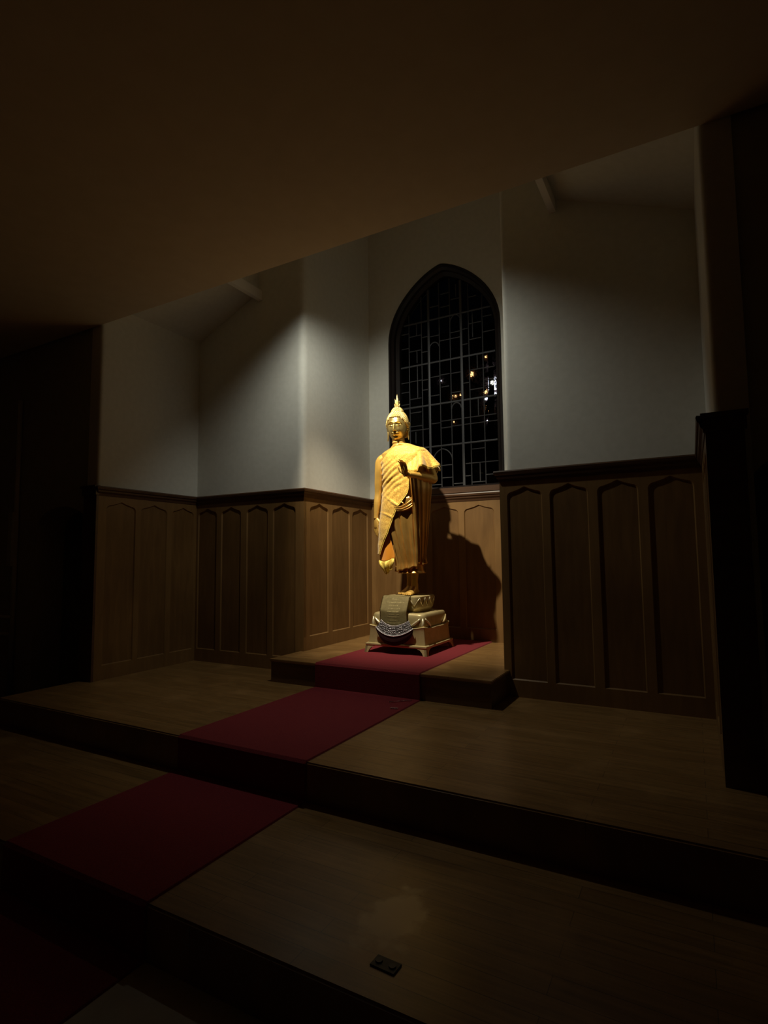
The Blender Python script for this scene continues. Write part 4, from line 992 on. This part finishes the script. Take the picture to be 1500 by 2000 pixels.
grid(bm, rows); bmesh.ops.remove_doubles(bm, verts=bm.verts, dist=2e-5); bmesh.ops.dissolve_degenerate(bm, edges=bm.edges, dist=1e-5); recalc(bm); o = cc('draped_front', bm, M['brocade']); md = o.modifiers.new('s', 'SOLIDIFY'); md.thickness = 0.004; md.offset = 1
# cape over the raised arm's shoulder: a drape that widens downwards
def cape(th, t):
    """t 0 at the shoulder top, 1 at the hem"""
    z = 2.078 - 0.215 * t - 0.020 * (1 - t) * (1 - cos(th)) * 0.5
    cx = X_(822) + (X_(829) - X_(822)) * t; a = 0.020 + 0.116 * (t ** 0.55); b = 0.030 + 0.150 * (t ** 0.62)
    w_ = t ** 1.3; f = 1 + w_ * (0.19 * sin(6 * th + 0.9) + 0.08 * sin(11 * th + 1))
    zd = 0.014 * w_ * sin(5 * th + 2.2) + 0.026 * w_ * cos(th + 0.5)
    return Vector((cx + a * f * cos(th), 4.70 - b * f * sin(th), z + zd))
bm = bmesh.new(); grid(bm, [[cape(2 * pi * k / 160, j / 30) for k in range(160)] for j in range(31)], closed=True, cap0=True); recalc(bm)
o = cc('shoulder_cape', bm, M['brocade']); md = o.modifiers.new('s', 'SOLIDIFY'); md.thickness = 0.004; md.offset = 1
hem = [cape(2 * pi * k / 160, 1.0) for k in range(161)]
# hanging corner behind the elbow
bm = bmesh.new(); rows = []
for j in range(12):
    t = j / 11; c = Vector((X_(846 - 4 * t), 4.76, 1.90 - 0.13 * t)); wd = 0.040 * (1 - t) + 0.004
    rows.append([c + Vector((wd * (i / 6 - 0.5) * 2, 0.02 * sin(i * 1.4 + t * 3) , 0.02 * (1 - t) * sin(i))) for i in range(7)])
grid(bm, rows); recalc(bm); o = cc('hanging_corner', bm, M['brocade']); md = o.modifiers.new('s', 'SOLIDIFY'); md.thickness = 0.003
# lace: scalloped edging
def lace(path, step, r, drop=Vector((0, 0, 0))):
    L = [Vector(p) for p in path]; acc = 0; nxt = 0; k = 0
    for a, b in zip(L, L[1:]):
        d = (b - a).length
        while acc + d >= nxt and d > 0:
            p = a.lerp(b, (nxt - acc) / d); ball(bm, p + drop, r, 7, 5, (1, 1, 1)); 
            if k % 2: ball(bm, p + drop * 1.8 + Vector((0, -0.002, -r * 1.2)), r * 0.7, 6, 4)
            nxt += step; k += 1
        acc += d
bm = bmesh.new(); er = [p + Vector((0, -0.003, 0)) for p in edgeR]; lace(er, 0.0062, 0.0046); lace([p + Vector((-0.010, -0.002, 0.006)) for p in er], 0.0075, 0.0036)
lace(hem, 0.0065, 0.0042, Vector((0, 0, -0.003))); cc('lace_trim', bm, M['lace'], label='bright gold lace edging')
# long tail at the side: orange lining showing, then the brocade end
def tail(u, t):
    l = 752 - 9.5 * min(1, t * 2.2) + 9 * max(0, t - 0.75) * 4 * 0.9; r = 759 + 10 * min(1, t * 1.6) + 3 * t - 10 * max(0, t - 0.8) * 4 * 0.9
    py = 1036 + 82 * t + 4 * sin(u * 5) * t; px = l + (r - l) * u; Y = 4.590 + 0.045 * (1 - u) + 0.014 * sin(u * 6.5 + t * 3) * (0.3 + t) - 0.02 * t
    return Vector((X_(px, Y), Y, Zp(py)))
bm = bmesh.new(); grid(bm, [[tail(i / 16, 0.72 * j / 26) for i in range(17)] for j in range(27)]); recalc(bm); o = cc('lining', bm, M['lining'], label='orange lining of the shawl'); md = o.modifiers.new('s', 'SOLIDIFY'); md.thickness = 0.003
bm = bmesh.new(); grid(bm, [[tail(i / 16, 0.72 + 0.28 * j / 10) + Vector((0, -0.035 * sin(pi * min(1, j / 10 + .15)) * (0.6 + 0.4 * cos(i * 0.9)), 0)) for i in range(17)] for j in range(11)]); recalc(bm)
o = cc('shawl_end', bm, M['lace']); md = o.modifiers.new('s', 'SOLIDIFY'); md.thickness = 0.003
